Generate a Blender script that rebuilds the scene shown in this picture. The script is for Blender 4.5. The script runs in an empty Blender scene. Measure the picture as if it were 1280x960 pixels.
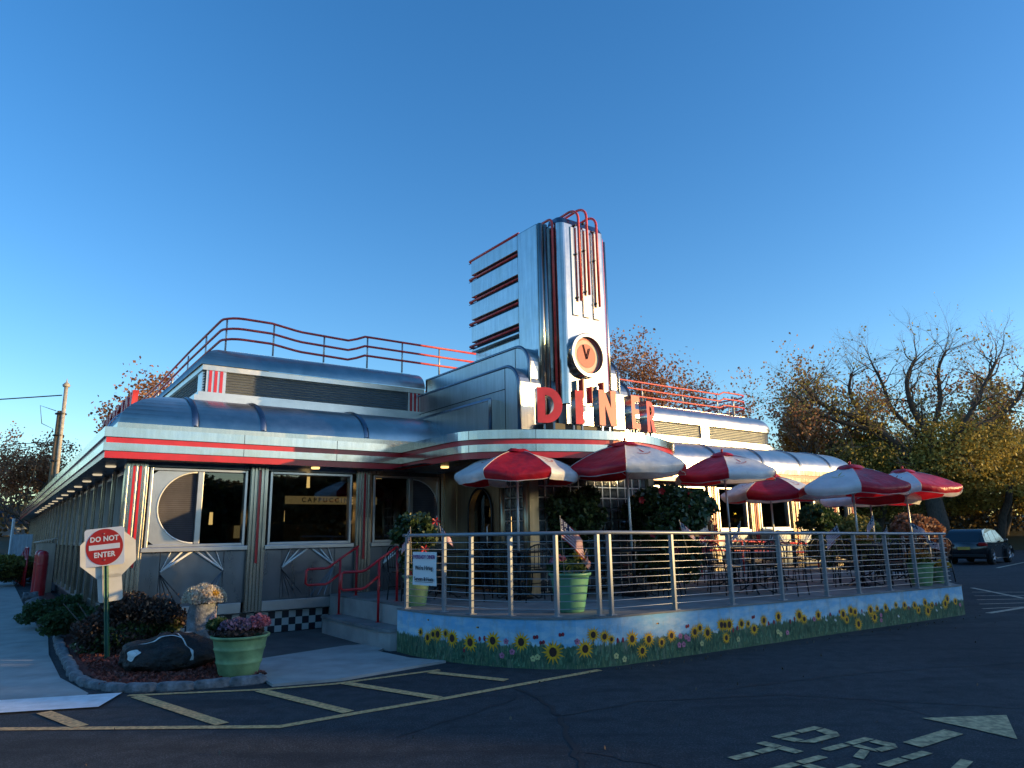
import bpy, math, random
import numpy as np
from mathutils import Vector, Matrix, Euler
random.seed(7); rng = np.random.default_rng(7)
R = math.radians
sc = bpy.context.scene
COL = sc.collection
AZ = R(36); CA, SA = math.cos(AZ), math.sin(AZ)
OX, OY = 1.75*CA - 12.8*SA, 1.75*SA + 12.8*CA
EYE = 1.65
def G(x, y, z=0.0):                                   # diner frame -> world
    return Vector((OX + x*CA - y*SA, OY + x*SA + y*CA, z))

# ---------------------------------------------------------------- materials
def new_mat(name):
    m = bpy.data.materials.new(name); m.use_nodes = True
    nt = m.node_tree; b = nt.nodes['Principled BSDF']
    return m, nt, b
def lk(nt, a, b): nt.links.new(a, b)
def coords(nt, scale=(1,1,1), kind='Object'):
    tc = nt.nodes.new('ShaderNodeTexCoord'); mp = nt.nodes.new('ShaderNodeMapping')
    mp.inputs['Scale'].default_value = scale
    lk(nt, tc.outputs[kind], mp.inputs['Vector']); return mp.outputs[0]
def noise(nt, vec, scale, detail=4, rough=.55):
    n = nt.nodes.new('ShaderNodeTexNoise'); n.inputs['Scale'].default_value = scale
    n.inputs['Detail'].default_value = detail; n.inputs['Roughness'].default_value = rough
    lk(nt, vec, n.inputs['Vector']); return n.outputs['Fac']
def ramp(nt, fac, stops):
    r = nt.nodes.new('ShaderNodeValToRGB'); e = r.color_ramp.elements
    while len(e) < len(stops): e.new(.5)
    for i, (p, c) in enumerate(stops):
        e[i].position = p; e[i].color = (*c, 1) if len(c) == 3 else c
    lk(nt, fac, r.inputs[0]); return r.outputs[0]
def mixc(nt, fac, a, b, mode='MIX'):
    m = nt.nodes.new('ShaderNodeMix'); m.data_type = 'RGBA'; m.blend_type = mode
    if isinstance(fac, (int, float)): m.inputs[0].default_value = fac
    else: lk(nt, fac, m.inputs[0])
    for k, v in ((6, a), (7, b)):
        if isinstance(v, tuple): m.inputs[k].default_value = (*v, 1) if len(v) == 3 else v
        else: lk(nt, v, m.inputs[k])
    return m.outputs[2]
def bump(nt, b, h, strength=.3, dist=.02):
    n = nt.nodes.new('ShaderNodeBump'); n.inputs['Strength'].default_value = strength
    n.inputs['Distance'].default_value = dist
    lk(nt, h, n.inputs['Height']); lk(nt, n.outputs[0], b.inputs['Normal'])
def mat(name, col, rough=.6, metal=0, var=.12, sc_=4.0, bmp=0, bsc=None, stretch=(1,1,1), trans=0, coat=0, bdist=.02):
    m, nt, b = new_mat(name)
    v = coords(nt, stretch); f = noise(nt, v, sc_, 5)
    lo = tuple(max(0, c*(1-var*1.8)) for c in col); hi = tuple(min(1, c*(1+var*1.3)) for c in col)
    c = ramp(nt, f, [(.3, lo), (.7, hi)])
    lk(nt, c, b.inputs['Base Color'])
    b.inputs['Roughness'].default_value = rough; b.inputs['Metallic'].default_value = metal
    if coat: b.inputs['Coat Weight'].default_value = coat; b.inputs['Coat Roughness'].default_value = .15
    if bmp: bump(nt, b, noise(nt, v, bsc or sc_*3, 6), bmp, bdist)
    if trans:
        t = nt.nodes.new('ShaderNodeBsdfTranslucent'); lk(nt, c, t.inputs['Color'])
        mx = nt.nodes.new('ShaderNodeMixShader'); mx.inputs[0].default_value = trans
        out = nt.nodes['Material Output']
        lk(nt, b.outputs[0], mx.inputs[1]); lk(nt, t.outputs[0], mx.inputs[2]); lk(nt, mx.outputs[0], out.inputs['Surface'])
    return m
def steel(name, col, rough, dirt=.35, streak=(6,6,.5), bmp=.06):
    """stainless sheet: streaky roughness, faint oil-canning, rain dirt"""
    m, nt, b = new_mat(name)
    v = coords(nt, streak); s = noise(nt, v, 3, 6, .6)
    v2 = coords(nt, (1,1,1)); big = noise(nt, v2, 1.3, 3)
    c1 = ramp(nt, s, [(.32, tuple(x*(1-dirt) for x in col)), (.66, col)])
    c2 = mixc(nt, ramp(nt, big, [(.45, (0,0,0)), (.75, (.6,.6,.6))]), c1, (col[0]*.78, col[1]*.74, col[2]*.66))
    lk(nt, c2, b.inputs['Base Color']); b.inputs['Metallic'].default_value = 1
    rr = nt.nodes.new('ShaderNodeMapRange'); rr.inputs[3].default_value = rough*.75; rr.inputs[4].default_value = rough*1.4
    lk(nt, s, rr.inputs[0]); lk(nt, rr.outputs[0], b.inputs['Roughness'])
    bump(nt, b, big, bmp, .25)
    return m
M = {}
M['steel'] = steel('stainless_steel', (.60,.56,.53), .145, .24, (5,5,.5), .03)
M['steel_roof'] = steel('rolled_stainless_roof', (.66,.60,.55), .30, .18, (1.6,1.6,1.6), .06)
M['steel_soft'] = steel('weathered_stainless', (.50,.51,.51), .30, .22, (5,5,.5), .02)
M['steel_warm'] = steel('pilaster_stainless', (.62,.57,.50), .22, .22, (10,10,.25), .02)
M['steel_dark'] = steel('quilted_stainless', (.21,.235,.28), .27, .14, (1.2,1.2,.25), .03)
M['louvre'] = mat('louvre_metal', (.34,.36,.38), .38, .7, .05)
M['steel_bright'] = mat('satin_aluminium', (.58,.56,.55), .30, .85, .06)
M['alu_rail'] = mat('painted_railing_grey', (.27,.29,.31), .4, .3, .06)
M['cable'] = mat('steel_cable', (.45,.45,.45), .35, .9, .05)
M['red'] = mat('red_enamel', (.55,.012,.02), .3, 0, .1, coat=.3)
M['red_faded'] = mat('faded_red_tube', (.68,.06,.055), .42, 0, .2, 8)
M['letter_red'] = mat('sign_face_red', (.70,.045,.055), .45, 0, .12, 3)
M['white_trim'] = mat('white_trim', (.86,.86,.84), .4, 0, .03)
M['black'] = mat('black_recess', (.012,.012,.013), .6)
M['clock_red'] = mat('clock_red', (.50,.06,.055), .5, 0, .15, 5)
M['clock_cream'] = mat('clock_cream', (.44,.40,.32), .5, 0, .1, 5)
M['recess'] = mat('dark_recess', (.05,.045,.045), .5, .3)
M['black_metal'] = mat('black_iron', (.02,.02,.021), .4, .3)
M['cream'] = mat('cream_panel', (.62,.55,.40), .5, 0, .06)
M['tan_steel'] = steel('bronzed_stainless', (.55,.44,.29), .34, .25)
M['louver_dark'] = mat('louvre_grey', (.26,.25,.29), .45, .3)
M['concrete'] = mat('worn_concrete', (.36,.35,.33), .85, 0, .14, 2.2, .25, 30)
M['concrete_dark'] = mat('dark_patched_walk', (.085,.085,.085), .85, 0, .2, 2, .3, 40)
M['concrete_deck'] = mat('deck_concrete', (.20,.20,.195), .8, 0, .2, 2.5, .2, 30)
M['white_paint'] = mat('white_road_paint', (.72,.74,.76), .7, 0, .1, 6, .3, 40)
M['stone'] = mat('kerb_granite', (.20,.205,.215), .85, 0, .35, 9, .8, 24, bdist=.03)
M['pot_green'] = mat('green_planter', (.22,.36,.16), .55, 0, .22, 5, .15, 20)
M['pot_jade'] = mat('jade_planter', (.10,.29,.18), .45, 0, .08, 5)
M['soil'] = mat('potting_soil', (.035,.022,.015), .95, 0, .3, 20, .6)
M['wood_pole'] = mat('weathered_pole', (.25,.15,.075), .85, 0, .3, 6, .4, 18, (6,6,.6))
M['pale_pipe'] = mat('pale_pipe', (.45,.40,.34), .6, 0, .2, 6)
M['bark'] = mat('grey_bark', (.085,.068,.055), .95, 0, .3, 8, .5, 20, (3,3,.6))
M['twig'] = mat('dry_twigs', (.30,.22,.16), .95, 0, .2)
M['sign_white'] = mat('sign_white', (.78,.78,.78), .35, 0, .03)
M['sign_back'] = mat('bare_sign_back', (.62,.60,.56), .4, .3, .08)
M['sign_red'] = mat('sign_red', (.50,.03,.025), .35, 0, .05)
M['sign_post'] = mat('green_post', (.012,.10,.07), .45, .2, .15, 10)
M['yellow_line'] = mat('yellow_road_paint', (.74,.40,.16), .8, 0, .30, 26, .3, 60)
M['old_line'] = mat('worn_yellow_paint', (.52,.37,.19), .85, 0, .35, 16, .3, 60)
M['pale_line'] = mat('pale_road_paint', (.50,.42,.31), .8, 0, .25, 10)
M['umb_red'] = mat('red_vinyl', (.62,.018,.035), .34, 0, .18, 3, .6, 4, trans=.28, bdist=.05)
M['umb_white'] = mat('white_vinyl', (.88,.87,.85), .34, 0, .10, 3, .7, 4, trans=.22, bdist=.05)
M['umb_trim'] = mat('canopy_piping', (.68,.62,.56), .6)
M['logo_red'] = mat('printed_red', (.45,.02,.02), .5)
M['logo_yellow'] = mat('printed_yellow', (.55,.48,.08), .5)
M['pole_white'] = mat('umbrella_pole_aluminium', (.55,.55,.54), .4, .5, .08)
M['flag_red'] = mat('flag_red', (.42,.015,.025), .7, trans=.12)
M['flag_white'] = mat('flag_white', (.74,.73,.74), .7, trans=.12)
M['flag_blue'] = mat('flag_blue', (.015,.02,.07), .7, trans=.1)
M['wood_stick'] = mat('flag_stick', (.45,.36,.24), .6)
M['car_paint'] = mat('black_car_paint', (.010,.011,.014), .18, 0, .05, coat=.8)
M['tyre'] = mat('tyre_rubber', (.018,.018,.018), .85)
M['rim'] = mat('alloy_rim', (.5,.5,.52), .3, .9)
M['tail_red'] = mat('tail_lamp', (.35,.015,.015), .2)
M['plate'] = mat('number_plate', (.55,.35,.06), .5)
M['brass'] = mat('dark_rock_bare', (.16,.085,.035), .9, 0, .3, 7, .5)
M['banner'] = mat('paper_banner', (.85,.84,.82), .6, 0, .03)
M['ink_purple'] = mat('purple_ink', (.20,.03,.20), .6)
M['ink_black'] = mat('black_ink', (.02,.02,.03), .6)
M['blue_plastic'] = mat('blue_plastic', (.015,.09,.40), .4)
M['shed'] = mat('painted_corrugated', (.34,.38,.42), .6, .2, .1)
M['shed_dark'] = mat('dark_shingle', (.05,.055,.07), .8)
M['wire'] = mat('black_wire', (.02,.02,.02), .7)
M['interior'] = mat('dark_interior', (.06,.04,.03), .7, 0, .3, 2)
M['interior_light'] = mat('interior_cream', (.30,.24,.12), .6, 0, .1)
M['counter'] = mat('interior_counter', (.14,.10,.06), .4, .2)
M['seat_red'] = mat('booth_vinyl', (.22,.02,.02), .4)
M['tile_white'] = mat('tile_white', (.5,.5,.48), .3, 0, .06)

def leafmat(name, cols, rough=.6, trans=.35):
    m, nt, b = new_mat(name)
    v = coords(nt, (1,1,1)); f = noise(nt, v, 2.2, 2)
    info = nt.nodes.new('ShaderNodeNewGeometry')
    add = nt.nodes.new('ShaderNodeMath'); add.operation = 'MULTIPLY_ADD'
    lk(nt, info.outputs['Random Per Island'], add.inputs[0]); add.inputs[1].default_value = .6
    mul = nt.nodes.new('ShaderNodeMath'); mul.operation = 'MULTIPLY'; mul.inputs[1].default_value = .5
    lk(nt, f, mul.inputs[0]); lk(nt, mul.outputs[0], add.inputs[2])
    n = len(cols); c = ramp(nt, add.outputs[0], [((i+.5)/n, cc) for i, cc in enumerate(cols)])
    lk(nt, c, b.inputs['Base Color']); b.inputs['Roughness'].default_value = rough
    t = nt.nodes.new('ShaderNodeBsdfTranslucent'); lk(nt, c, t.inputs['Color'])
    mx = nt.nodes.new('ShaderNodeMixShader'); mx.inputs[0].default_value = trans
    lk(nt, b.outputs[0], mx.inputs[1]); lk(nt, t.outputs[0], mx.inputs[2])
    lk(nt, mx.outputs[0], nt.nodes['Material Output'].inputs['Surface'])
    return m
M['leaf_dark'] = leafmat('glossy_dark_leaves', [(.02,.038,.014), (.04,.07,.022), (.10,.13,.04)], .35, .2)
M['leaf_green'] = leafmat('low_green_leaves', [(.025,.06,.02), (.05,.10,.03), (.08,.12,.04)])
M['leaf_purple'] = leafmat('dark_barberry_leaves', [(.026,.022,.018), (.05,.035,.028), (.10,.055,.04)], .7, .1)
M['leaf_brown'] = leafmat('brown_autumn_leaves', [(0.179,0.073,0.036), (0.308,0.138,0.065), (0.486,0.244,0.121)])
M['leaf_orange'] = leafmat('orange_autumn_leaves', [(0.269,0.118,0.034), (0.538,0.235,0.050), (0.700,0.370,0.084)])
M['leaf_olive'] = leafmat('olive_autumn_leaves', [(0.094,0.094,0.023), (0.205,0.186,0.041), (0.391,0.317,0.074)])
M['leaf_gold'] = leafmat('gold_autumn_leaves', [(0.216,0.162,0.036), (0.432,0.324,0.072), (0.612,0.468,0.108)])
M['wood_mass'] = leafmat('far_wood_leaves', [(0.108,0.077,0.043), (0.180,0.132,0.060), (0.312,0.216,0.084)])
M['bloom_red'] = mat('red_blooms', (.50,.02,.03), .5, trans=.2)
M['bloom_pink'] = leafmat('pink_blooms', [(.30,.06,.09), (.45,.14,.18), (.40,.22,.32)])
M['bloom_mauve'] = leafmat('mauve_blooms', [(.20,.12,.18), (.32,.20,.30), (.14,.10,.09)])
M['bloom_cream'] = leafmat('cream_blooms', [(.55,.50,.38), (.74,.68,.54), (.68,.52,.42)])
M['bloom_yellow'] = leafmat('yellow_blooms', [(.55,.33,.03), (.65,.42,.05), (.5,.25,.02)])
M['dry_leaf'] = leafmat('dry_leaf', [(.05,.03,.02), (.10,.06,.035), (.22,.17,.12)], .8, 0)
M['grass'] = leafmat('dry_grass', [(.05,.05,.02), (.09,.08,.03), (.13,.11,.05)])

# glass: thin pane, mirror-like towards grazing view
def glass(name, tint, dark):
    m, nt, b = new_mat(name); nt.nodes.remove(b)
    t = nt.nodes.new('ShaderNodeBsdfTransparent'); t.inputs[0].default_value = (*tint, 1)
    g = nt.nodes.new('ShaderNodeBsdfGlossy'); g.inputs['Roughness'].default_value = .015
    g.inputs['Color'].default_value = (.9,.92,.95,1)
    fr = nt.nodes.new('ShaderNodeFresnel'); fr.inputs[0].default_value = dark
    mx = nt.nodes.new('ShaderNodeMixShader'); lk(nt, fr.outputs[0], mx.inputs[0])
    lk(nt, t.outputs[0], mx.inputs[1]); lk(nt, g.outputs[0], mx.inputs[2])
    lk(nt, mx.outputs[0], nt.nodes['Material Output'].inputs['Surface']); return m
M['glass'] = glass('window_glass', (.55,.58,.58), 1.7)
M['glass_block'] = mat('glass_block', (.10,.11,.11), .12, 0, .4, 9, .6, 6, coat=1)
M['car_glass'] = mat('car_glass', (.01,.012,.014), .05, 0, .05, coat=1)
def emis(name, col, s):
    m, nt, b = new_mat(name); b.inputs['Base Color'].default_value = (*col, 1)
    b.inputs['Emission Color'].default_value = (*col, 1); b.inputs['Emission Strength'].default_value = s; return m
M['lamp'] = emis('lit_lamp', (1,.8,.5), .28)
M['lamp_warm'] = emis('lit_pendant', (1,.6,.2), .9)
M['lamp_dim'] = emis('lit_menu_band', (.75,.5,.2), .13)

# asphalt
m, nt, b = new_mat('asphalt')
v = coords(nt); big = noise(nt, v, .35, 5); fine = noise(nt, v, 55, 3, .85); mid = noise(nt, v, 6, 5)
c = ramp(nt, big, [(.35, (.024,.026,.030)), (.65, (.042,.044,.048))])
c = mixc(nt, ramp(nt, fine, [(.50, (0,0,0)), (.66, (.85,.85,.85))]), c, (.12,.125,.135))
c = mixc(nt, ramp(nt, noise(nt, coords(nt, (.25,1,1)), 1.6, 6, .65), [(.52, (0,0,0)), (.62, (.55,.55,.55))]), c, (.014,.016,.020))
c = mixc(nt, ramp(nt, noise(nt, coords(nt, (1,.4,1)), .9, 7, .7), [(.55, (0,0,0)), (.70, (.5,.5,.5))]), c, (.062,.062,.060))
c = mixc(nt, ramp(nt, mid, [(.35, (.5,.5,.5)), (.6, (0,0,0))]), c, (.014,.016,.019))
lk(nt, c, b.inputs['Base Color']); b.inputs['Roughness'].default_value = .9
b.inputs['Specular IOR Level'].default_value = .3
bump(nt, b, fine, .5, .012); M['asphalt'] = m
M['crack'] = mat('tar_crack', (.010,.011,.013), .7)
M['mulch'] = mat('red_mulch', (.15,.035,.025), .95, 0, .5, 30, 1, 60, bdist=.03)
M['chip'] = leafmat('mulch_chips', [(.07,.018,.014), (.16,.04,.03), (.24,.09,.07)], .9, 0)
# boulder
m, nt, b = new_mat('painted_boulder')
v = coords(nt); f = noise(nt, v, 3.5, 6)
c = ramp(nt, f, [(.42, (.012,.012,.012)), (.6, (.03,.022,.016)), (.75, (.09,.05,.025))])
lk(nt, c, b.inputs['Base Color']); b.inputs['Roughness'].default_value = .6; bump(nt, b, noise(nt, v, 9, 8), 1.0, .12); M['boulder'] = m
# checker plinth
m, nt, b = new_mat('checker_tile')
v = coords(nt, (1,1,1)); ck = nt.nodes.new('ShaderNodeTexChecker'); ck.inputs['Scale'].default_value = 8.2
off = nt.nodes.new('ShaderNodeVectorMath'); off.inputs[1].default_value = (.03,.055,.004)
lk(nt, v, off.inputs[0]); lk(nt, off.outputs[0], ck.inputs['Vector'])
ck.inputs[1].default_value = (.42,.44,.43,1); ck.inputs[2].default_value = (.012,.014,.022,1)
lk(nt, ck.outputs[0], b.inputs['Base Color']); b.inputs['Roughness'].default_value = .35; M['checker'] = m
# mural wall paint: sky over meadow, colour by height on the wall
m, nt, b = new_mat('mural_paint')
v = coords(nt); sep = nt.nodes.new('ShaderNodeSeparateXYZ'); lk(nt, v, sep.inputs[0])
v3 = coords(nt, (5,5,1.2)); n1 = noise(nt, v3, 4, 5, .7)
ma = nt.nodes.new('ShaderNodeMath'); ma.operation = 'MULTIPLY_ADD'; ma.inputs[1].default_value = .26; ma.inputs[2].default_value = -.13
lk(nt, n1, ma.inputs[0]); ad = nt.nodes.new('ShaderNodeMath'); ad.operation = 'ADD'
lk(nt, ma.outputs[0], ad.inputs[0]); lk(nt, sep.outputs['Z'], ad.inputs[1])
skyc = ramp(nt, noise(nt, coords(nt, (1.2,1.2,3.2)), 3, 6, .6), [(.42, (.26,.52,.70)), (.60, (.50,.68,.74)), (.74, (.70,.75,.74))])
skyc = mixc(nt, ramp(nt, sep.outputs['Z'], [(.35, (0,0,0)), (.60, (.6,.6,.6))]), skyc, (.10,.38,.68))
grc = ramp(nt, noise(nt, coords(nt, (14,14,2.2)), 4, 6, .7), [(.36, (.025,.07,.045)), (.52, (.08,.15,.07)), (.68, (.20,.25,.11))])
low = ramp(nt, ad.outputs[0], [(.262, (0,0,0)), (.285, (1,1,1))])
c = mixc(nt, low, grc, skyc)
c = mixc(nt, ramp(nt, noise(nt, coords(nt, (3,3,1)), 2.2, 7, .7), [(.50, (0,0,0)), (.72, (.55,.55,.55))]), c, (.30,.29,.24))
lk(nt, c, b.inputs['Base Color']); b.inputs['Roughness'].default_value = .75
bump(nt, b, noise(nt, v, 30, 5), .25, .01); M['mural'] = m
M['p_yellow'] = mat('sunflower_yellow', (.95,.43,.015), .7, 0, .18, 20)
M['p_dark'] = mat('sunflower_centre', (.045,.016,.01), .7)
M['p_pink'] = mat('painted_pink', (.55,.18,.28), .7, 0, .15, 20)
M['p_red'] = mat('painted_red', (.30,.02,.04), .7)
M['p_white'] = mat('painted_white', (.62,.64,.60), .7, 0, .1, 10)
M['p_lemon'] = mat('painted_lemon', (.60,.55,.22), .7)
M['p_leaf'] = mat('painted_leaf', (.05,.135,.075), .7, 0, .3, 12)
M['p_leaf2'] = mat('painted_pale_leaf', (.13,.24,.13), .7, 0, .3, 12)

# ---------------------------------------------------------------- helpers
def link(o, parent=None):
    COL.objects.link(o)
    if parent is not None: o.parent = parent
    return o
def tag(o, label=None, cat=None, group=None, kind=None):
    if label: o['label'] = label
    if cat: o['category'] = cat
    if group: o['group'] = group
    if kind: o['kind'] = kind
    return o
def thing(name, label, cat, loc=(0,0,0), rz=0.0, group=None):
    o = bpy.data.objects.new(name, None); o.empty_display_size = .2
    o.location = loc; o.rotation_euler = (0,0,rz); link(o); return tag(o, label, cat, group)
def lthing(name, label, cat, x, y, z, rz=0.0, group=None):   # placed in the diner frame
    return thing(name, label, cat, G(x, y, z), AZ + rz, group)
def mesh_obj(name, me, parent=None, loc=None, rz=None):
    o = bpy.data.objects.new(name, me); link(o, parent)
    if loc is not None: o.location = loc
    if rz is not None: o.rotation_euler = (0,0,rz)
    return o

class MB:
    def __init__(s): s.v = []; s.f = []; s.m = []; s.sm = []
    def face(s, pts, m=0, smooth=False):
        n = len(s.v); s.v += [tuple(p) for p in pts]; s.f.append(tuple(range(n, n+len(pts)))); s.m.append(m); s.sm.append(smooth); return s
    def grid(s, rows, m=0, smooth=True, closed=False, mf=None):
        n = len(s.v); w = len(rows[0])
        for r in rows: s.v += [tuple(p) for p in r]
        for i in range(len(rows)-1):
            for j in range(w if closed else w-1):
                k = (j+1) % w
                s.f.append((n+i*w+j, n+i*w+k, n+(i+1)*w+k, n+(i+1)*w+j))
                s.m.append(mf(i, j) if mf else m); s.sm.append(smooth)
        return s
    def box(s, x0, y0, z0, x1, y1, z1, m=0):
        x0, x1 = min(x0,x1), max(x0,x1); y0, y1 = min(y0,y1), max(y0,y1); z0, z1 = min(z0,z1), max(z0,z1)
        n = len(s.v)
        s.v += [(x0,y0,z0),(x1,y0,z0),(x1,y1,z0),(x0,y1,z0),(x0,y0,z1),(x1,y0,z1),(x1,y1,z1),(x0,y1,z1)]
        for q in ((0,3,2,1),(4,5,6,7),(0,1,5,4),(1,2,6,5),(2,3,7,6),(3,0,4,7)):
            s.f.append(tuple(n+i for i in q)); s.m.append(m); s.sm.append(False)
        return s
    def tube(s, pts, r, n=8, m=0, caps=True):
        P = [Vector(p) for p in pts]; k = len(P); rad = r if isinstance(r, (list, tuple)) else [r]*k
        base = len(s.v); up = None
        for i in range(k):
            d = (P[min(i+1,k-1)] - P[max(i-1,0)]);
            if d.length < 1e-9: d = Vector((0,0,1))
            d.normalize()
            if up is None: up = Vector((0,0,1)) if abs(d.z) < .9 else Vector((1,0,0))
            a = d.cross(up)
            if a.length < 1e-4: a = d.cross(Vector((0,1,0)))
            a.normalize(); b2 = a.cross(d); up = b2
            for j in range(n):
                t = 2*math.pi*j/n; q = P[i] + (a*math.cos(t) + b2*math.sin(t))*rad[i]; s.v.append((q.x,q.y,q.z))
        for i in range(k-1):
            for j in range(n):
                k2 = (j+1) % n
                s.f.append((base+i*n+j, base+i*n+k2, base+(i+1)*n+k2, base+(i+1)*n+j)); s.m.append(m); s.sm.append(n > 4)
        if caps:
            s.f.append(tuple(base+j for j in range(n))[::-1]); s.m.append(m); s.sm.append(False)
            s.f.append(tuple(base+(k-1)*n+j for j in range(n))); s.m.append(m); s.sm.append(False)
        return s
    def lathe(s, prof, n=24, m=0, c=(0,0,0), smooth=True, mf=None):
        rows = [[(c[0]+r*math.cos(2*math.pi*j/n), c[1]+r*math.sin(2*math.pi*j/n), c[2]+z) for j in range(n)] for r, z in prof]
        return s.grid(rows, m, smooth, True, mf)
    def prism(s, poly, fn, m=0, mside=None):
        """poly 2-D list; fn(u,v,w) -> xyz with w 0 back / 1 front"""
        n = len(poly); b0 = len(s.v)
        s.v += [tuple(fn(u,v,0)) for u, v in poly] + [tuple(fn(u,v,1)) for u, v in poly]
        s.f.append(tuple(range(b0, b0+n))[::-1]); s.m.append(m if mside is None else mside); s.sm.append(False)
        s.f.append(tuple(range(b0+n, b0+2*n))); s.m.append(m); s.sm.append(False)
        for i in range(n):
            j = (i+1) % n
            s.f.append((b0+i, b0+j, b0+n+j, b0+n+i)); s.m.append(m if mside is None else mside); s.sm.append(False)
        return s
    def build(s, name, mats, parent=None, loc=None, rz=None, bevel=0, weld=False):
        me = bpy.data.meshes.new(name); me.from_pydata(s.v, [], s.f)
        if not isinstance(mats, (list, tuple)): mats = [mats]
        for mm in mats: me.materials.append(M[mm] if isinstance(mm, str) else mm)
        me.polygons.foreach_set('material_index', s.m); me.polygons.foreach_set('use_smooth', s.sm); me.update()
        o = mesh_obj(name, me, parent, loc, rz)
        if bevel:
            bv = o.modifiers.new('edge', 'BEVEL'); bv.width = bevel; bv.segments = 2; bv.limit_method = 'ANGLE'; bv.angle_limit = R(40)
        return o

def offset_path(path, d, closed=False):
    """offset to the left-hand side of travel by d with mitred corners"""
    out = []; n = len(path)
    for i in range(n):
        p = Vector(path[i])
        a = (p - Vector(path[i-1])).normalized() if i > 0 or closed else None
        b = (Vector(path[(i+1) % n]) - p).normalized() if i < n-1 or closed else None
        a = a or b; b = b or a
        na = Vector((-a.y, a.x)); nb = Vector((-b.y, b.x)); m = na + nb
        if m.length < 1e-6: m = na
        m.normalize(); k = max(.35, m.dot(na)); q = p + m*(d/k); out.append((q.x, q.y))
    return out
def sweep(mb, path, prof, m=0, smooth=False, mf=None):
    rows = [[(x, y, z) for x, y in offset_path(path, d)] for d, z in prof]
    return mb.grid(rows, m, smooth, False, mf)
def arc(cx, cy, r, a0, a1, n):
    return [(cx + r*math.cos(R(a0+(a1-a0)*i/n)), cy + r*math.sin(R(a0+(a1-a0)*i/n))) for i in range(n+1)]
def catmull(pts, sub=6):
    P = [Vector(p) for p in pts]; out = []
    for i in range(len(P)-1):
        a = P[max(i-1,0)]; b_ = P[i]; c_ = P[i+1]; d = P[min(i+2,len(P)-1)]
        for k in range(sub):
            t = k/sub
            out.append(.5*((2*b_) + (c_-a)*t + (2*a-5*b_+4*c_-d)*t*t + (3*b_-a-3*c_+d)*t**3))
    out.append(P[-1]); return [tuple(p) for p in out]
def curve_mesh(cu, name):
    o = bpy.data.objects.new('tmp', cu); COL.objects.link(o)
    dg = bpy.context.evaluated_depsgraph_get(); dg.update()
    me = bpy.data.meshes.new_from_object(o.evaluated_get(dg)); me.name = name
    bpy.data.objects.remove(o); bpy.data.curves.remove(cu)
    return me
def upright(me):                                      # XY lettering stands up and faces -Y
    me.transform(Matrix(((1,0,0,0),(0,0,-1,0),(0,1,0,0),(0,0,0,1)))); return me
def text_mesh(body, size, mat_, extrude=.002, bold=0.0, width=1.0, align='CENTER', spacing=1.0, stand=True):
    cu = bpy.data.curves.new('txt', 'FONT'); cu.body = body; cu.size = size; cu.extrude = extrude
    cu.offset = bold; cu.align_x = align; cu.align_y = 'CENTER'; cu.space_character = spacing; cu.resolution_u = 3
    me = curve_mesh(cu, 'lettering'); me.materials.clear(); me.materials.append(M[mat_])
    if width != 1: me.transform(Matrix.Diagonal((width,1,1,1)))
    return upright(me) if stand else me
def shape_mesh(loops, depth, mats, name):
    cu = bpy.data.curves.new('shp', 'CURVE'); cu.dimensions = '2D'; cu.fill_mode = 'BOTH'; cu.extrude = depth/2
    for lp in loops:
        sp = cu.splines.new('POLY'); sp.points.add(len(lp)-1)
        for i, (x, y) in enumerate(lp): sp.points[i].co = (x, y, 0, 1)
        sp.use_cyclic_u = True
    me = curve_mesh(cu, name); me.materials.clear()
    for mm in mats: me.materials.append(M[mm])
    if len(mats) > 1:
        for p in me.polygons: p.material_index = 0 if p.normal.z > .5 else 1
    return upright(me)
def leaf_cloud(name, pts, size, mat_, parent=None, aspect=1.6, up=0.0, loc=None, tri=False):
    """one small leaf-shaped face per point, random attitude"""
    P = np.asarray(pts, float); n = len(P)
    d = rng.normal(size=(n,3)); d[:,2] += up; d /= np.linalg.norm(d, axis=1)[:,None]
    e = np.cross(d, rng.normal(size=(n,3))); e /= np.linalg.norm(e, axis=1)[:,None]
    s = size*(.6+.8*rng.random(n))[:,None]
    a = d*s*aspect*.5; b_ = e*s*.5
    if tri:
        V = np.stack([P-a-b_*.6, P-a+b_*.6, P+a], 1).reshape(-1,3); k = 3
    else:
        V = np.stack([P-a, P-b_+a*.1, P+a, P+b_+a*.1], 1).reshape(-1,3); k = 4
    me = bpy.data.meshes.new(name)
    me.vertices.add(n*k); me.vertices.foreach_set('co', V.ravel())
    me.loops.add(n*k); me.loops.foreach_set('vertex_index', np.arange(n*k, dtype=np.int32))
    me.polygons.add(n); me.polygons.foreach_set('loop_start', np.arange(0, n*k, k, dtype=np.int32))
    me.materials.append(M[mat_]); me.update(calc_edges=True); me.validate()
    return mesh_obj(name, me, parent, loc)
def dome_pts(n, c, r, lump=.10):
    q = rng.normal(size=(n,3)); q /= np.linalg.norm(q, axis=1)[:,None]; q[:,2] = np.abs(q[:,2])*1.0 - .15
    k = 1 - .28*rng.random((n,1))**1.6 + lump*np.sin(7*q[:,:1]+2)*np.sin(6*q[:,1:2]+1)
    return q*k*np.array(r) + np.array(c)
def blob_pts(n, c, r, clumps=14, shell=.45, seed=None):
    g = np.random.default_rng(seed) if seed is not None else rng
    cc = g.normal(size=(clumps,3)); cc /= np.linalg.norm(cc, axis=1)[:,None]; cc *= (.35+.55*g.random((clumps,1)))
    k = g.integers(0, clumps, n); q = g.normal(size=(n,3)); q /= np.linalg.norm(q, axis=1)[:,None]
    q = cc[k] + q*shell*(.35+.65*g.random((n,1))**.4)
    q = q[np.linalg.norm(q, axis=1) < 1.15]
    return q*np.array(r) + np.array(c)

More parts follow.
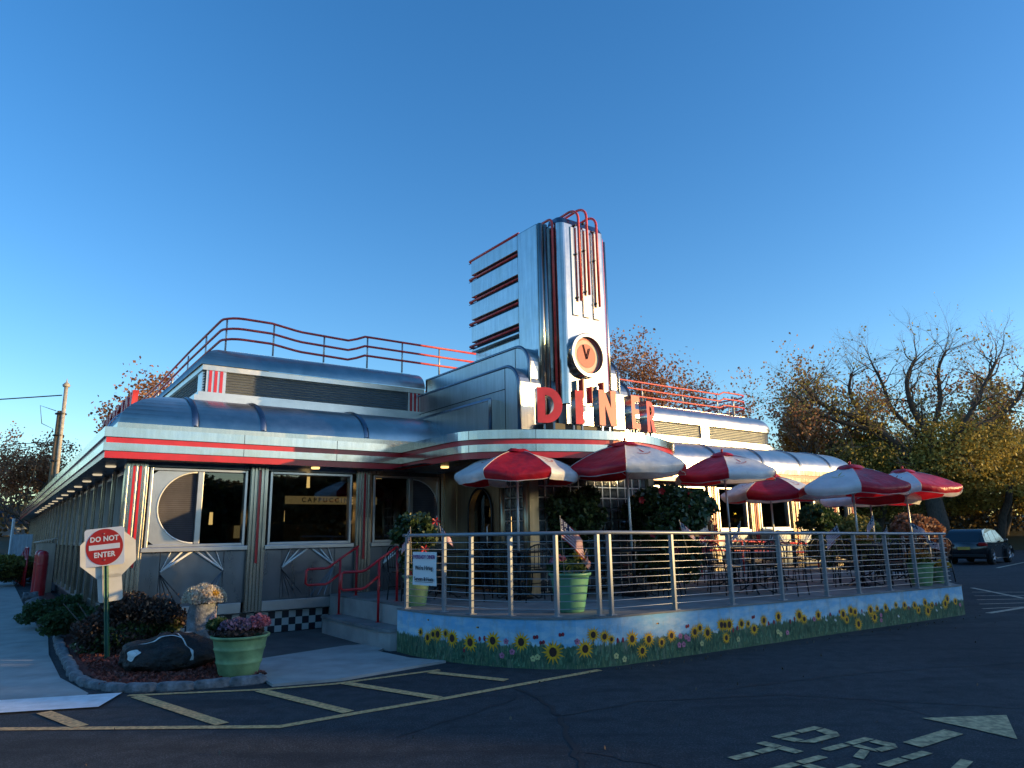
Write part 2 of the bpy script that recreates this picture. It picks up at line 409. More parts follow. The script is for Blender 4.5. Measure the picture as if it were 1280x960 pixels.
# ================================================================= SETTING
def flat(name, poly, z, mat_, th=0.0):
    mb = MB()
    if th: mb.prism(poly, lambda u, v, w: (u, v, z - th*(1-w)))
    else: mb.face([(x, y, z) for x, y in poly])
    return tag(mb.build(name, mat_), kind='structure')
def gp(*pts): return [(G(x,y).x, G(x,y).y) for x, y in pts]
gm = MB(); gm.face([(-900,-900,0),(900,-900,0),(900,900,0),(-900,900,0)]); tag(gm.build('ground', 'asphalt'), kind='structure')
# left drive of concrete and its white edge
flat('pavement', [(-5.4,7.87),(-4.62,8.02)] + gp((-.72,-3.45),(-.9,-2.2),(-.9,0),(-.78,2.4),(-.92,6.7),(-.9,14),(-.9,40),(-7,40),(-7,-1)) + [(-9,7.3)], .012, 'concrete')
flat('painted_edge', [(-9,7.0),(-9,7.62),(-5.4,7.87),(-4.28,8.14),(-4.17,7.5),(-5.02,7.32)], .018, 'white_paint')
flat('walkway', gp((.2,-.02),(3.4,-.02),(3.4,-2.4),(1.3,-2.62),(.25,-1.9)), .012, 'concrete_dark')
flat('concrete_apron', gp((.97,-4.4),(1.7,-4.62),(3.2,-4.42),(2.95,-3.9),(2.86,-3.1),(3.5,-2.5),(2.7,-2.3),(1.31,-2.6),(1.0,-3.4)), .03, 'concrete', .03)
flat('mulch_bed', gp((-.62,1.6),(-.7,-2.2),(-.5,-3.1),(-.28,-3.5),(.3,-3.82),(.9,-4.1),(1.15,-3.3),(1.2,-2.5),(.4,-1.9),(.3,-.1),(-.05,0),(-.1,14),(-.7,14)), .05, 'mulch', .05)
cp = []
for _ in range(5200):
    x = rng.uniform(-.6, 1.05); y = rng.uniform(-4.0, -.1)
    if y < -3.45 - .62*(x+.35) *.55 and x < 1.1: continue
    if y > -2.3 and x > .35: continue
    w = G(x, y); cp.append((w.x, w.y, .055 + .015*rng.random()))
tag(leaf_cloud('mulch_chips', cp, .028, 'chip', aspect=2.2), kind='stuff')
# painted lines (yellow hatching)
def stripe(pts, w, z, mat_, name):
    mb = MB(); L_ = offset_path(pts, w/2); R_ = offset_path(pts, -w/2)
    for i in range(len(pts)-1): mb.face([(*R_[i], z), (*R_[i+1], z), (*L_[i+1], z), (*L_[i], z)])
    return mb
mb = MB()
def addline(pts, w=.1, z=.006):
    s_ = stripe(pts, w, z, None, None)
    for f in s_.f: mb.face([s_.v[i] for i in f])
addline([(-9,6.62),(-4.62,6.77),(-2.1,6.69),(-1.55,7.1),(-.71,7.69),(1.0,9.02)])
addline([(-4.17,8.05),(-2.77,8.24),(-2.06,8.47),(-.95,9.2)], .08, .0065)
for a, b_ in (((-4.62,7.36),(-3.92,6.80)), ((-4.05,8.0),(-2.65,6.80)), ((-2.80,8.18),(-1.60,7.16)), ((-1.95,8.5),(-.80,7.68)), ((-1.05,9.05),(-.12,8.50))):
    addline([a, b_], .13, .009)
tag(mb.build('yellow_hatching', 'yellow_line'), kind='structure')
# lane lettering and arrow, stencilled; up = u, right = w
U = Vector((.47,.28)); W = Vector((.20,-.27)); ORG = Vector((2.03,6.13))
def stencil(mb, org, segs, su=1.0, sw=1.0):
    for s_ in segs: mb.face([((org + U*su*v + W*sw*u).x, (org + U*su*v + W*sw*u).y, .007) for u, v in s_])
mb = MB()
Dg = [[(0,0),(0,.46),(.22,.46),(.22,0)], [(0,.52),(0,1),(.22,1),(.22,.52)], [(.27,.8),(.27,1),(.62,.97),(.86,.82),(.62,.72)],
      [(.27,0),(.27,.2),(.6,.24),(.6,.03)], [(.62,.05),(.66,.26),(.66,.7),(.88,.8),(.9,.2)]]
Rg = Dg[:2] + [[(.27,.82),(.27,1),(.7,1),(.9,.85),(.66,.8)], [(.68,.78),(.9,.82),(.88,.5),(.66,.55)], [(.27,.44),(.27,.6),(.66,.55),(.84,.46)], [(.5,.4),(.7,.42),(.98,0),(.74,0)]]
Ig = [[(0,0),(0,.46),(.24,.46),(.24,0)], [(0,.52),(0,1),(.24,1),(.24,.52)]]
Vg = [[(0,1),(.24,1),(.6,.1),(.42,0)], [(.8,1),(1.02,1),(.7,.0),(.62,.12)]]
Tg = [[(.36,0),(.36,.45),(.6,.45),(.6,0)], [(.36,.5),(.36,.82),(.6,.82),(.6,.5)], [(0,.84),(0,1.02),(.46,1.02),(.46,.84)], [(.5,.84),(.5,1.02),(1,1.02),(1,.84)]]
Hg = [[(0,0),(0,.46),(.22,.46),(.22,0)], [(0,.52),(0,1),(.22,1),(.22,.52)], [(.26,.42),(.26,.58),(.7,.58),(.7,.42)], [(.74,0),(.74,1),(.96,1),(.96,0)]]
for g_, o_ in ((Dg, (2.03,6.13)), (Rg, (2.29,5.79)), (Ig, (2.53,5.42)), (Vg, (2.70,5.22)), (Tg, (1.46,5.72)), (Hg, (1.74,5.36))): stencil(mb, Vector(o_), g_)
mb.face([(2.98,5.92,.007),(3.05,5.78,.007),(3.57,6.11,.007),(3.50,6.25,.007)])
mb.face([(3.52,6.61,.007),(3.72,6.28,.007),(3.89,5.95,.007),(4.29,6.66,.007)])
tag(mb.build('lane_lettering', 'old_line'), kind='structure')
mb = MB()
def pl(pts, w=.1):
    s_ = stripe(pts, w, .006, None, None)
    for f in s_.f: mb.face([s_.v[i] for i in f])
pl([(12.06,19.35),(11.4,16.5)], .12); pl([(8.9,13.9),(10.6,15.0)], .12)
for t in (.2,.38,.55,.72,.88):
    a = Vector((11.9,19.2)).lerp(Vector((8.9,14.0)), t); pl([tuple(a), (a.x+2.6, a.y-.9+1.6*t)], .07)
pl([(18.4,27.8),(22.0,31.4)], .12); pl([(14.4,31.5),(17.6,35.0)], .12)
tag(mb.build('bay_lines', 'pale_line'), kind='structure')
# tar-filled cracks
def crack(pts, w, seed):
    g = random.Random(seed); P = []
    for i in range(len(pts)-1):
        a, b_ = Vector(pts[i]), Vector(pts[i+1]); n = max(2, int((b_-a).length/.12))
        for k in range(n): P.append(a.lerp(b_, k/n) + Vector((g.uniform(-.03,.03), g.uniform(-.03,.03))))
    m_ = MB(); L_ = offset_path(P, w/2); R_ = offset_path(P, -w/2)
    for i in range(len(P)-1):
        m_.face([(*R_[i], .003), (*R_[i+1], .003), (*L_[i+1], .003), (*L_[i], .003)])
    return m_
for i, (p, w) in enumerate([([(-.05,8.2),(.25,7.5),(.38,6.77),(.42,6.0),(.5,5.0)], .045), ([(.38,6.9),(1.2,7.4),(2.6,7.6),(4.6,6.9),(5.2,6.4)], .018), ([(3.4,7.3),(4.1,5.6),(4.6,4.9)], .02), ([(-.0,7.6),(-1.1,6.2)], .012), ([(2.2,7.9),(4.0,8.6),(7.5,9.4),(11,9.8)], .02), ([(.5,5.8),(1.4,5.2),(1.9,4.4)], .015), ([(4.2,6.3),(4.5,5.6),(5.2,5.5)], .03)]):
    tag(crack(p, w, i).build('asphalt_crack', 'crack'), kind='structure')
fl = []
for _ in range(110):
    x = rng.uniform(-5, 12); y = rng.uniform(4.5, 18); 
    l_ = (x-OX)*CA+(y-OY)*SA, -(x-OX)*SA+(y-OY)*CA
    if l_[1] > -4.6 and l_[0] > -1: continue
    if l_[0] > 2.5 and l_[1] > -6.75: continue
    fl.append((x, y, .012))
for s_ in np.linspace(3.4, 13, 60): fl.append((G(s_ + .1*rng.normal(), -6.2 - .045*(s_-4)*1.6 - .12*rng.random() if s_ > 4.6 else -6.2, .012)))
tag(leaf_cloud('fallen_leaves', [tuple(p) for p in fl], .022, 'dry_leaf', up=3), kind='stuff')
# grass bank at the far side of the lot
mb = MB(); gx = np.linspace(-70, 120, 60); rows = []
for j, (yy, zz) in enumerate(((44,0.006),(45,.35),(52,1.1),(62,1.8),(90,2.6),(160,3))):
    rows.append([(x, yy + 2*math.sin(x*.05) - .0*x, zz + (.15*math.sin(x*.3+j) if j else 0)) for x in gx])
mb.grid(rows); tag(mb.build('grass_bank', 'grass'), kind='structure')

# ================================================================= DINER
B = lthing('diner', 'long stainless steel diner with red striped cornice, clock tower fin and rounded roofs', 'building', 0, 0, 0)
L_END = 40.0; R_END = 22.3
half = [(4.5,-.5),(4.5,-1.5),(4.5,-2.25),(4.56,-2.62),(4.76,-2.95),(5.16,-3.27),(5.76,-3.60),(6.43,-3.86),(7.15,-3.97)]
full = half + [(14.3-x, y) for x, y in half[-2::-1]]
can = [half[0], half[1]] + catmull(full[2:-2], 5) + [full[-2], full[-1]]
right_end = arc(R_END-1.2, .7, 1.2, -90, 0, 10)
PATH = [(-.53, L_END), (-.53, -.5)] + can + right_end + [(R_END, 9)]
def band(name, d0, d1, z0, z1, mat_, path=PATH):
    mb = MB(); sweep(mb, path, [(.35,z0),(d0,z0),(d1,z1),(.35,z1)]); return mb.build(name, mat_, B)
band('cornice', 0, 0, 3.19, 3.34, 'steel')
band('red_band', .035, .035, 3.10, 3.188, 'red')
band('cornice', .0, .0, 2.975, 3.098, 'steel')
band('red_band', .03, .03, 2.865, 2.973, 'red')
# cornice lid and soffit
lid = [(-.4,L_END),(-.4,-.37)] + offset_path(can, .12) + [(9.9,-.37),(22.2,-.37),(22.2,9)]
mb = MB(); sweep(mb, PATH, [(.06,3.345),(1.2,3.365)]); mb.build('roof_flat', 'steel_soft', B)
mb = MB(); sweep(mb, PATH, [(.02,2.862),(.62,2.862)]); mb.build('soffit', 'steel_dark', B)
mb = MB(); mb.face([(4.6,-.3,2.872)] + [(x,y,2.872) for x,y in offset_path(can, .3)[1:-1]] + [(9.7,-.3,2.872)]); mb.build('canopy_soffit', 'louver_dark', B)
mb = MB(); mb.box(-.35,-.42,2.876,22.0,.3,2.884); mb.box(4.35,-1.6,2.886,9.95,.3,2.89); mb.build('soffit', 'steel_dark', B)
mb = MB(); mb.face([(4.6,-.3,3.352)] + [(x,y,3.352) for x,y in offset_path(can, .05)[1:-1]] + [(9.7,-.3,3.352)]); mb.build('canopy_roof', 'steel_soft', B)
for x in (1.55, 3.2, 11.0, 13.6, 16.2, 18.8):
    mb = MB(); mb.box(x-.004,-.5035,3.192,x+.004,-.498,3.342); mb.box(x-.004,-.5035,2.978,x+.004,-.498,3.096); mb.build('cornice_joint', 'black', B)
for i_ in (9, 20, 31):
    a_, b_ = Vector(can[i_]), Vector(can[i_+1]); d_ = (b_-a_).normalized(); n_ = Vector((d_.y, -d_.x)); p0, p1 = a_-d_*.004+n_*.002, a_+d_*.004+n_*.002
    mb = MB(); mb.face([(*p0,3.192),(*p1,3.192),(*p1,3.34),(*p0,3.34)]); mb.face([(*p0,2.978),(*p1,2.978),(*p1,3.096),(*p0,3.096)]); mb.build('cornice_joint', 'black', B)
# barrel roofs
def qprof(d0, z0, d1, z1, n=9, e=1.0):
    return [(d0 + (d1-d0)*(1-math.cos(t*math.pi/2)), z0 + (z1-z0)*math.sin(t*math.pi/2)) for t in [i/n for i in range(n+1)]]
bl = [(-.35,L_END),(-.35,-.35),(5.7,-.35)]
br = [(8.4,-.35)] + arc(R_END-1.3, .85, 1.2, -90, 0, 8) + [(R_END-.1, 9)]
for p in (bl, br):
    mb = MB(); sweep(mb, p, [(0,3.35),(0,3.44)]); mb.build('roof_kerb', 'steel_warm', B)
    mb = MB(); sweep(mb, p, qprof(.02, 3.44, 1.30, 4.10, 12), smooth=True); mb.build('barrel_roof', 'steel_roof', B)
def seam(fn, t0, t1):
    mb = MB(); q = qprof(.02, 3.44, 1.25, 4.09, 10)
    rows = [[fn(d-.012, z+.012, t0), fn(d-.022, z+.03, (t0+t1)/2), fn(d-.012, z+.012, t1)] for d, z in q]
    mb.grid(rows); return mb
for x in (.78, 1.9, 3.85, 12.2, 14.3, 16.4, 18.3, 20.0):
    mb = seam(lambda d, z, t: (t, -.35+d, z), x-.05, x+.05); mb.build('roof_seam', 'steel_dark', B)
for y in (1.2,3.4,5.6,7.8,10): 
    mb = seam(lambda d, z, t: (-.35+d, t, z), y-.05, y+.05); mb.build('roof_seam', 'steel_dark', B)
# clerestory
cl = [(1.2,L_END),(1.2,1.2),(5.9,1.2)]
cr = [(8.5,1.2)] + arc(18.7, 2.1, .9, -90, 0, 8) + [(19.6, 9)]
for p in (cl, cr):
    mb = MB(); sweep(mb, p, [(-.2,4.09),(-.2,4.25),(-.12,4.25),(-.12,4.33),(0,4.33),(0,4.34)]); mb.build('clerestory_ledge', 'steel_bright', B)
    n = 8; prof = []
    for i in range(n):
        z = 4.34 + i*.42/n; prof += [(-.018, z), (.02, z+.42/n*.8), (.02, z+.42/n*.98)]
    prof.append((0,4.76)); mb = MB(); sweep(mb, p, prof); mb.build('louvre_band', 'louvre', B)
    mb = MB(); sweep(mb, p, [(0,4.76),(-.06,4.765),(-.06,4.87)]); sweep(mb, p, qprof(-.09, 4.87, .5, 5.30, 10), smooth=True)
    sweep(mb, p, [(.5,5.30),(.62,5.33),(.62,5.36),(1.8,5.36)]); mb.build('clerestory_roof', 'steel_roof', B)
def stripe_panel(x, flip=False):
    mb = MB(); mb.box(x, 1.165, 4.335, x+.36, 1.25, 4.765)
    for k in range(3): mb.box(x+.045+k*.10, 1.15, 4.337, x+.10+k*.10, 1.166, 4.763, 1)
    mb.build('stripe_panel', ['steel_bright', 'red'], B)
for x in (1.22, 5.50, 9.2, 15.55): stripe_panel(x)
mb = MB(); mb.box(1.165, 1.25, 4.335, 1.25, 1.6, 4.765); mb.build('corner_panel', 'steel_bright', B)
# walls: one sheet round the three visible sides, thin; windows are real openings in front
def wall_front(x0, x1, name='wall'):
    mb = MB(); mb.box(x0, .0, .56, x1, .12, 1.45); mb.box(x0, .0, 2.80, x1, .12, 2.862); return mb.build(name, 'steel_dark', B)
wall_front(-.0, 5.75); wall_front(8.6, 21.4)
mb = MB()
for x0, x1 in ((0, 5.75), (8.6, 21.4)): mb.box(x0, .10, .01, x1, .2, .385)
mb.build('checker_plinth', 'checker', B)
def kick(x0, x1):
    mb = MB(); mb.box(x0, -.03, .385, x1, .11, .555); mb.build('kick_plate', 'steel_bright', B, bevel=.006)
kick(.26, 1.78); kick(2.13, 3.42); kick(4.13, 5.62); kick(12.8, 14.2); kick(14.6, 16.1)
# interior seen through the glass
mb = MB(); mb.box(.15,3.6,.5,21.2,3.7,2.85); mb.box(.15,.25,.45,21.2,3.6,.5); mb.box(.15,.25,2.81,21.2,3.6,2.84)
mb.build('interior_wall', 'interior', B)
mb = MB(); mb.box(2.5,1.5,2.28,4.95,1.56,2.44); mb.build('menu_band', 'lamp_dim', B)
me = text_mesh('CAPPUCCINO', .13, 'ink_black', .003, .002, 1.0, 'LEFT', 1.55)
mesh_obj('menu_lettering', me, B, (3.28, 1.49, 2.36))
mb = MB(); mb.box(2.0,1.6,.5,5.4,2.1,1.55); mb.box(2.2,2.9,1.35,5.2,3.3,1.9); mb.build('counter', 'counter', B, bevel=.02)
mb = MB(); mb.box(2.35,2.85,1.62,3.3,2.88,1.88); mb.build('lit_shelf', 'lamp_dim', B)
for x in (.9, 1.6): 
    mb = MB(); mb.box(x-.5,.5,.5,x-.42,1.8,1.42); mb.build('booth_back', 'seat_red', B)
for x, y, z in ((1.42,.9,1.98),(3.05,1.9,2.05),(3.12,2.4,2.15),(3.3,1.2,2.7),(14.9,.9,2.1)):
    mb = MB(); mb.lathe([(.0,.11),(.028,.11),(.034,-.11),(0,-.11)], 12, 0, (x,y,z)); mb.build('pendant_lamp', 'lamp_warm', B)
for k in range(6):
    mb = MB(); mb.box(2.35+k*.42,2.85,1.05,2.62+k*.42,3.0,1.32+.1*(k%3)); mb.build('counter_appliance', 'steel_warm' if k % 2 else 'interior_light', B, bevel=.01)
for k in range(7):
    mb = MB(); mb.box(.4+k*3.0,.45,2.66,2.6+k*3.0,.50,2.80); mb.build('interior_valance', 'interior_light', B)
for k in range(5):
    mb = MB(); mb.box(9.2+k*2.3,.75,.5,9.3+k*2.3,1.9,1.70); mb.build('booth_back', 'seat_red', B)
    mb = MB(); mb.box(9.6+k*2.3,.55,1.25,10.9+k*2.3,1.5,1.30); mb.build('booth_table', 'interior_light', B)
# windows
def window(x0, x1, z0=1.50, z1=2.78, arcside=None, mull=None, panel='steel_bright'):
    mb = MB(); w = .045
    mb.box(x0,-.05,z0,x0+w,.10,z1); mb.box(x1-w,-.05,z0,x1,.10,z1); mb.box(x0+w,-.05,z1-w,x1-w,.10,z1); mb.box(x0+w,-.05,z0,x1-w,.10,z0+w)
    if mull: mb.box(mull-.045,-.045,z0+w,mull+.045,.08,z1-w)
    f = mb.build('window', 'steel_bright', B, bevel=.006)
    g0, g1 = x0+w, x1-w
    if arcside == 'L': g0 = mull+.045
    if arcside == 'R': g1 = mull-.045
    g = MB(); g.box(g0, .02, z0+w, g1, .028, z1-w); g.build('pane', 'glass', f)
    s_ = MB(); s_.box(x0-.05,-.10,z0-.075,x1+.05,.02,z0-.002); s_.build('window_sill', 'steel_bright', f, bevel=.008)
    if arcside:
        zc = (z0+z1)/2; r = (z1-z0)/2-.06; sg = -1 if arcside == 'L' else 1
        cx = mull + sg*.05; p0, p1 = (x0+w, cx) if arcside == 'L' else (cx, x1-w)
        a = [(cx + sg*r*math.sin(t)*1.0, zc + r*math.cos(t)) for t in [math.pi*i/24 for i in range(25)]]
        edge = p0 if arcside == 'L' else p1
        q = MB(); top = z1-w; bot = z0+w
        pts = a
        # spandrel: ring strip between semicircle and rectangle
        outer = []
        for i, (x, z) in enumerate(pts):
            t = math.pi*i/24; dx, dz = sg*math.sin(t), math.cos(t)
            k = min([v_ for v_ in ((edge-cx)/dx if abs(dx) > 1e-6 else 1e9, (top-zc)/dz if dz > 1e-6 else 1e9, (bot-zc)/dz if dz < -1e-6 else 1e9) if v_ > 0])
            outer.append((cx+dx*k, zc+dz*k))
        q.grid([[(x,-.015,z) for x, z in pts], [(x,-.015,z) for x, z in outer]], smooth=False)
        q.build('arch_panel', panel, f)
        rb = MB(); rb.tube([(x,-.02,z) for x, z in pts], .013, 6); rb.build('arch_trim', 'white_trim', f)
        lv = MB(); n = 34
        for i in range(n):
            z = zc - r + 2*r*(i+.5)/n; hw = math.sqrt(max(0, r*r-(z-zc)**2))
            if hw < .03: continue
            xa, xb = (cx-hw, cx) if arcside == 'L' else (cx, cx+hw)
            lv.face([(xa,.045,z-.017),(xb,.045,z-.017),(xb,.015,z+.012),(xa,.015,z+.012)])
        lv.build('round_louvre', 'louver_dark', f)
    return f
window(.22, 1.77, arcside='L', mull=1.0)
window(2.16, 3.71)
window(4.15, 5.62, arcside='R', mull=4.97)
window(10.3, 12.2); window(12.8, 14.02, z0=1.62); window(14.56, 15.85, z0=1.62); window(16.46, 17.9, z0=1.62)
window(18.45, 20.1, z0=1.62, arcside='R', mull=19.3, panel='cream'); window(20.65, 21.3, z0=1.62)
# pilasters
def pilaster(x0, x1, n_red, zb=.39, dark=None):
    mb = MB(); w = x1-x0
    mb.box(x0, -.06, zb, x1, .09, 2.86)
    nr = 5 if w > .28 else 4
    for k in range(nr):
        a = x0 + .012 + k*(w-.024)/nr; mb.box(a, -.088, zb+.02, a+(w-.024)/nr*.55, -.058, 2.858)
    o = mb.build('pilaster', 'steel_warm', B, bevel=.005)
    r_ = MB()
    for k in range(n_red):
        c_ = (x0+x1)/2 + (k-(n_red-1)/2)*.09; r_.box(c_-.018, -.105, 1.20, c_+.018, -.087, 2.80)
    if n_red: r_.build('red_strip', 'red', o)
    return o
pilaster(-.14, .19, 2); pilaster(1.81, 2.12, 1); pilaster(3.79, 4.11, 1); pilaster(5.66, 5.98, 2)
pilaster(9.8, 10.2, 2); pilaster(12.35, 12.76, 2); pilaster(14.1, 14.5, 2); pilaster(15.95, 16.4, 2); pilaster(18.0, 18.38, 1); pilaster(20.15, 20.6, 2)
pilaster(21.3, 21.6, 1)
# star trims below the windows
def star(cx):
    mb = MB(); y = -.03
    for a, b_, r in (((-.48,1.11),(-.34,1.43),0.008),((-.48,1.11),(-.17,1.43),0.015),((-.48,1.11),(-.02,1.43),0.019),
                    ((.48,1.11),(.03,1.43),0.019),((.48,1.11),(.18,1.43),0.015),((.48,1.11),(.35,1.43),0.008)):
        mb.tube([(cx+a[0],y,a[1]),(cx+b_[0],y,b_[1])], r, 5)
    mb.build('star_trim', 'white_trim', B)
    mb = MB()
    for sx in (-1, 1):
        for dx in (.05,.16,.28,.42):
            mb.tube([(cx+sx*.48,-.0,1.08),(cx+sx*(.48-dx),-.0,.60)], .007, 4)
    mb.tube([(cx-.49,0,.58),(cx-.49,0,1.42)], .006, 4); mb.tube([(cx+.49,0,.58),(cx+.49,0,1.42)], .006, 4)
    mb.build('embossed_rays', 'steel_dark', B)
for c_ in (.97, 2.93, 4.88, 11.3, 13.5, 15.2, 17.2, 19.0): star(c_)
# long side wall
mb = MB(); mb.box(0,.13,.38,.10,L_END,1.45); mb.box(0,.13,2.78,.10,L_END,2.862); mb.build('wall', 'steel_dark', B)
mb = MB(); mb.box(.09,.2,.0,.2,L_END,.38); mb.build('checker_plinth', 'steel_dark', B)
mb = MB(); mb.box(-.02,.3,.30,.09,L_END,.46); mb.build('kick_plate', 'steel_bright', B)
y = .35; k = 0
while y < L_END-2:
    mb = MB()
    for q in range(3): mb.box(-.07-.02*(q % 2), y+.1*q, .38, 0.0, y+.1*q+.06, 2.86)
    mb.box(-.05, y, .38, -.002, y+.3, 2.858)
    mb.build('pilaster', 'steel_warm', B)
    fr = MB(); a, b_ = y+.36, y+1.38
    fr.box(-.04,a,1.5,.08,a+.05,2.78); fr.box(-.04,b_-.05,1.5,.08,b_,2.78); fr.box(-.04,a+.05,1.5,.08,b_-.05,1.55); fr.box(-.04,a+.05,2.73,.08,b_-.05,2.78)
    f = fr.build('window', 'steel_bright', B)
    g = MB(); g.box(.02,a+.05,1.55,.028,b_-.05,2.73); g.build('pane', 'glass', f)
    y += 1.45; k += 1
mb = MB(); mb.box(.15,.3,.5,.6,.35,2.8); mb.box(2.5,.3,.5,2.55,L_END,2.8); mb.build('interior_wall', 'interior', B)
# soffit lamps
for y in [.9 + 1.9*i for i in range(14)]:
    mb = MB(); mb.lathe([(.0,-.01),(.075,-.01),(.085,.012)], 14, 0, (-.25, y, 2.848)); mb.build('soffit_lamp', 'lamp', B)
for x, y in ((2.9,-.25),(4.95,-1.4),(6.0,-3.0),(8.0,-3.1)):
    mb = MB(); mb.lathe([(.0,-.01),(.07,-.01),(.08,.02)], 14, 0, (x, y, 2.846)); mb.build('soffit_lamp', 'lamp_warm', B)
# entrance bay under the canopy
mb = MB(); mb.box(5.72,-.55,.55,5.8,-.1,2.87); mb.box(5.72,-2.05,.55,5.8,-1.95,2.87)
poly = [(-1.95,.6),(-1.90,.6)]
# door wall with an arched opening
yc, hw, zs = -1.42, .40, 2.02
o1 = [(yc-hw,.62)] + [(yc-hw*math.cos(t), zs+.46*math.sin(t)) for t in [math.pi*i/20 for i in range(21)]] + [(yc+hw,.62)]
outer = [(yc-.53,.62)] + [(yc-.53, zs+.0)] + [(yc-.53 + 1.4*i/19, 2.868) for i in range(20)] + [(yc+.87, zs)]
outer = outer[:len(o1)-1] + [(yc+.87,.62)]
mb.grid([[(5.73,a,b_) for a, b_ in o1], [(5.73,a,b_) for a, b_ in outer]], smooth=False)
mb.grid([[(5.73,a,b_) for a, b_ in o1], [(5.85,a,b_) for a, b_ in o1]], smooth=False)
mb.build('entrance_frame', 'tan_steel', B)
mb = MB(); mb.tube([(5.71,a,b_) for a, b_ in o1], .022, 6)
d = mb.build('door', 'black_metal', B)
g = MB(); g.face([(5.83,a,b_) for a, b_ in o1]); g.build('pane', 'glass', d)
g = MB(); g.tube([(5.70,-1.74,1.35),(5.66,-1.74,1.4),(5.66,-1.74,1.75),(5.70,-1.74,1.8)], .012, 6); g.build('door_handle', 'steel_bright', d)
mb = MB(); mb.box(6.6,-1.3,1.55,6.63,-1.0,1.95); mb.build('lit_picture', 'lamp_warm', B)
mb = MB(); mb.box(6.9,-2.4,.6,7.0,-.2,2.86); mb.build('interior_wall', 'interior', B)
mb = MB()
for a in ((5.76,-2.12),(5.80,-2.78)):
    mb.tube([(a[0],a[1],.6),(a[0],a[1],2.87)], .065, 12)
mb.box(5.78,-2.9,.6,5.98,-2.72,2.87); mb.build('entrance_column', 'tan_steel', B)
def blocks(name, fn, n, z0, z1, nz, cell):
    g = MB(); br_ = MB()
    for i in range(n):
        for j in range(nz):
            a, b_ = i*cell+.012, (i+1)*cell-.012; c_, d_ = z0+(z1-z0)*j/nz+.012, z0+(z1-z0)*(j+1)/nz-.012
            m_ = ((a+b_)/2, (c_+d_)/2)
            ring = [(a,c_),(b_,c_),(b_,d_),(a,d_)]
            inner = [(a+.03,c_+.03),(b_-.03,c_+.03),(b_-.03,d_-.03),(a+.03,d_-.03)]
            for q in range(4):
                k2 = (q+1) % 4
                g.face([fn(*ring[q],0), fn(*ring[k2],0), fn(*inner[k2],.018), fn(*inner[q],.018)])
            g.face([fn(*p,.018) for p in inner])
    o = g.build(name, 'glass_block', B)
    for i in range(n+1): 
        br_.face([fn(i*cell-.012,z0,.01),fn(i*cell+.012,z0,.01),fn(i*cell+.012,z1,.01),fn(i*cell-.012,z1,.01)])
    for j in range(nz+1):
        z = z0+(z1-z0)*j/nz
        for i in range(n): br_.face([fn(i*cell,z-.012,.008),fn((i+1)*cell,z-.012,.008),fn((i+1)*cell,z+.012,.008),fn(i*cell,z+.012,.008)])
    br_.build('block_joints', 'steel_bright', o)
blocks('glass_block_wall', lambda a, z, e: (5.76-e, -2.18-a, z), 3, .62, 2.86, 11, .19)
blocks('glass_block_wall', lambda a, z, e: (6.0+a, -2.80-e, z), 14, .62, 2.86, 11, .2)
mb = MB(); mb.box(8.8,-2.88,.6,8.95,0,2.87); mb.build('entrance_column', 'tan_steel', B)

# stepped base of the tower
def step(name, hw, y0, y1, z1, rad, mat_):
    mb = MB(); prof = [(y1,3.36),(y1,z1)] + [(y0+rad - rad*math.sin(t), z1-rad+rad*math.cos(t)) for t in [math.pi/2*i/8 for i in range(9)]] + [(y0,3.36)]
    n = len(prof); e = .03
    rows = [[(7.2-hw, y, z) for y, z in prof], [(7.2+hw, y, z) for y, z in prof]]
    for i in range(n-1):
        mb.face([rows[0][i], rows[0][i+1], rows[1][i+1], rows[1][i]], 0, 2 <= i < n-3)
    mb.face(rows[0][::-1]); mb.face(rows[1])
    o_ = mb.build(name, mat_, B, bevel=.03 if rad > .1 else .012)
    if rad > .1: o_.modifiers[0].segments = 5; o_.modifiers[0].angle_limit = R(60)
    for sx in (-1, 1):
        tr = MB(); tr.tube([(7.2+sx*(hw-.012), y-.0, z) for y, z in prof], .035, 6); tr.build('step_trim', 'steel_dark', o_)
    sm = MB(); sm.box(7.2-hw-.004, y0+rad, z1-rad-.012, 7.2-hw, y1, z1-rad+.004); sm.box(7.2-hw-.004, y0+rad-.006, 3.4, 7.2-hw-.001, y0+rad+.006, z1-.01); sm.build('panel_joint', 'black', o_)
    return o_
step('tower_wing', 1.70, -2.10, 1.3, 4.08, .001, 'steel_soft')
step('tower_step', 1.44, -2.66, 1.3, 4.70, .42, 'steel_soft')
step('tower_step', 1.16, -2.62, 1.3, 5.13, .42, 'steel_soft')
# tower fin
mb = MB(); mb.box(6.3,-2.62,3.36,8.1,-1.97,7.62); mb.build('tower_body', 'steel', B, bevel=.03)
mb = MB(); mb.box(6.42,-1.97,3.36,7.98,-.22,5.50); mb.build('tower_core', 'steel', B, bevel=.01)
mb = MB(); mb.box(6.42,-1.97,5.50,7.98,-.28,7.50); mb.build('tower_recess', 'recess', B)
for z0, z1 in ((5.50,5.56),(5.72,6.08),(6.23,6.60),(6.75,7.13),(7.27,7.60)):
    mb = MB(); mb.box(6.31,-1.968,z0,8.09,-.22,z1); mb.build('tower_slab', 'steel', B, bevel=.015)
for z in (5.65,6.16,6.675,7.2,7.64):
    mb = MB()
    for x in (6.34,): mb.tube([(x,-1.98,z),(x,-.12,z),(x+.1,-.08,z),(8.0,-.08,z)], .030, 6)
    mb.build('neon_tube', 'red_faded', B)
    mb = MB(); mb.tube([(6.33,-1.98,z-.06),(6.33,-.10,z-.06)], .008, 4)
    for yy in (-1.6,-1.0,-.4): mb.tube([(6.36,yy,z-.07),(6.36,yy,z+.05)], .012, 5)
    mb.build('tube_bracket', 'black', B)
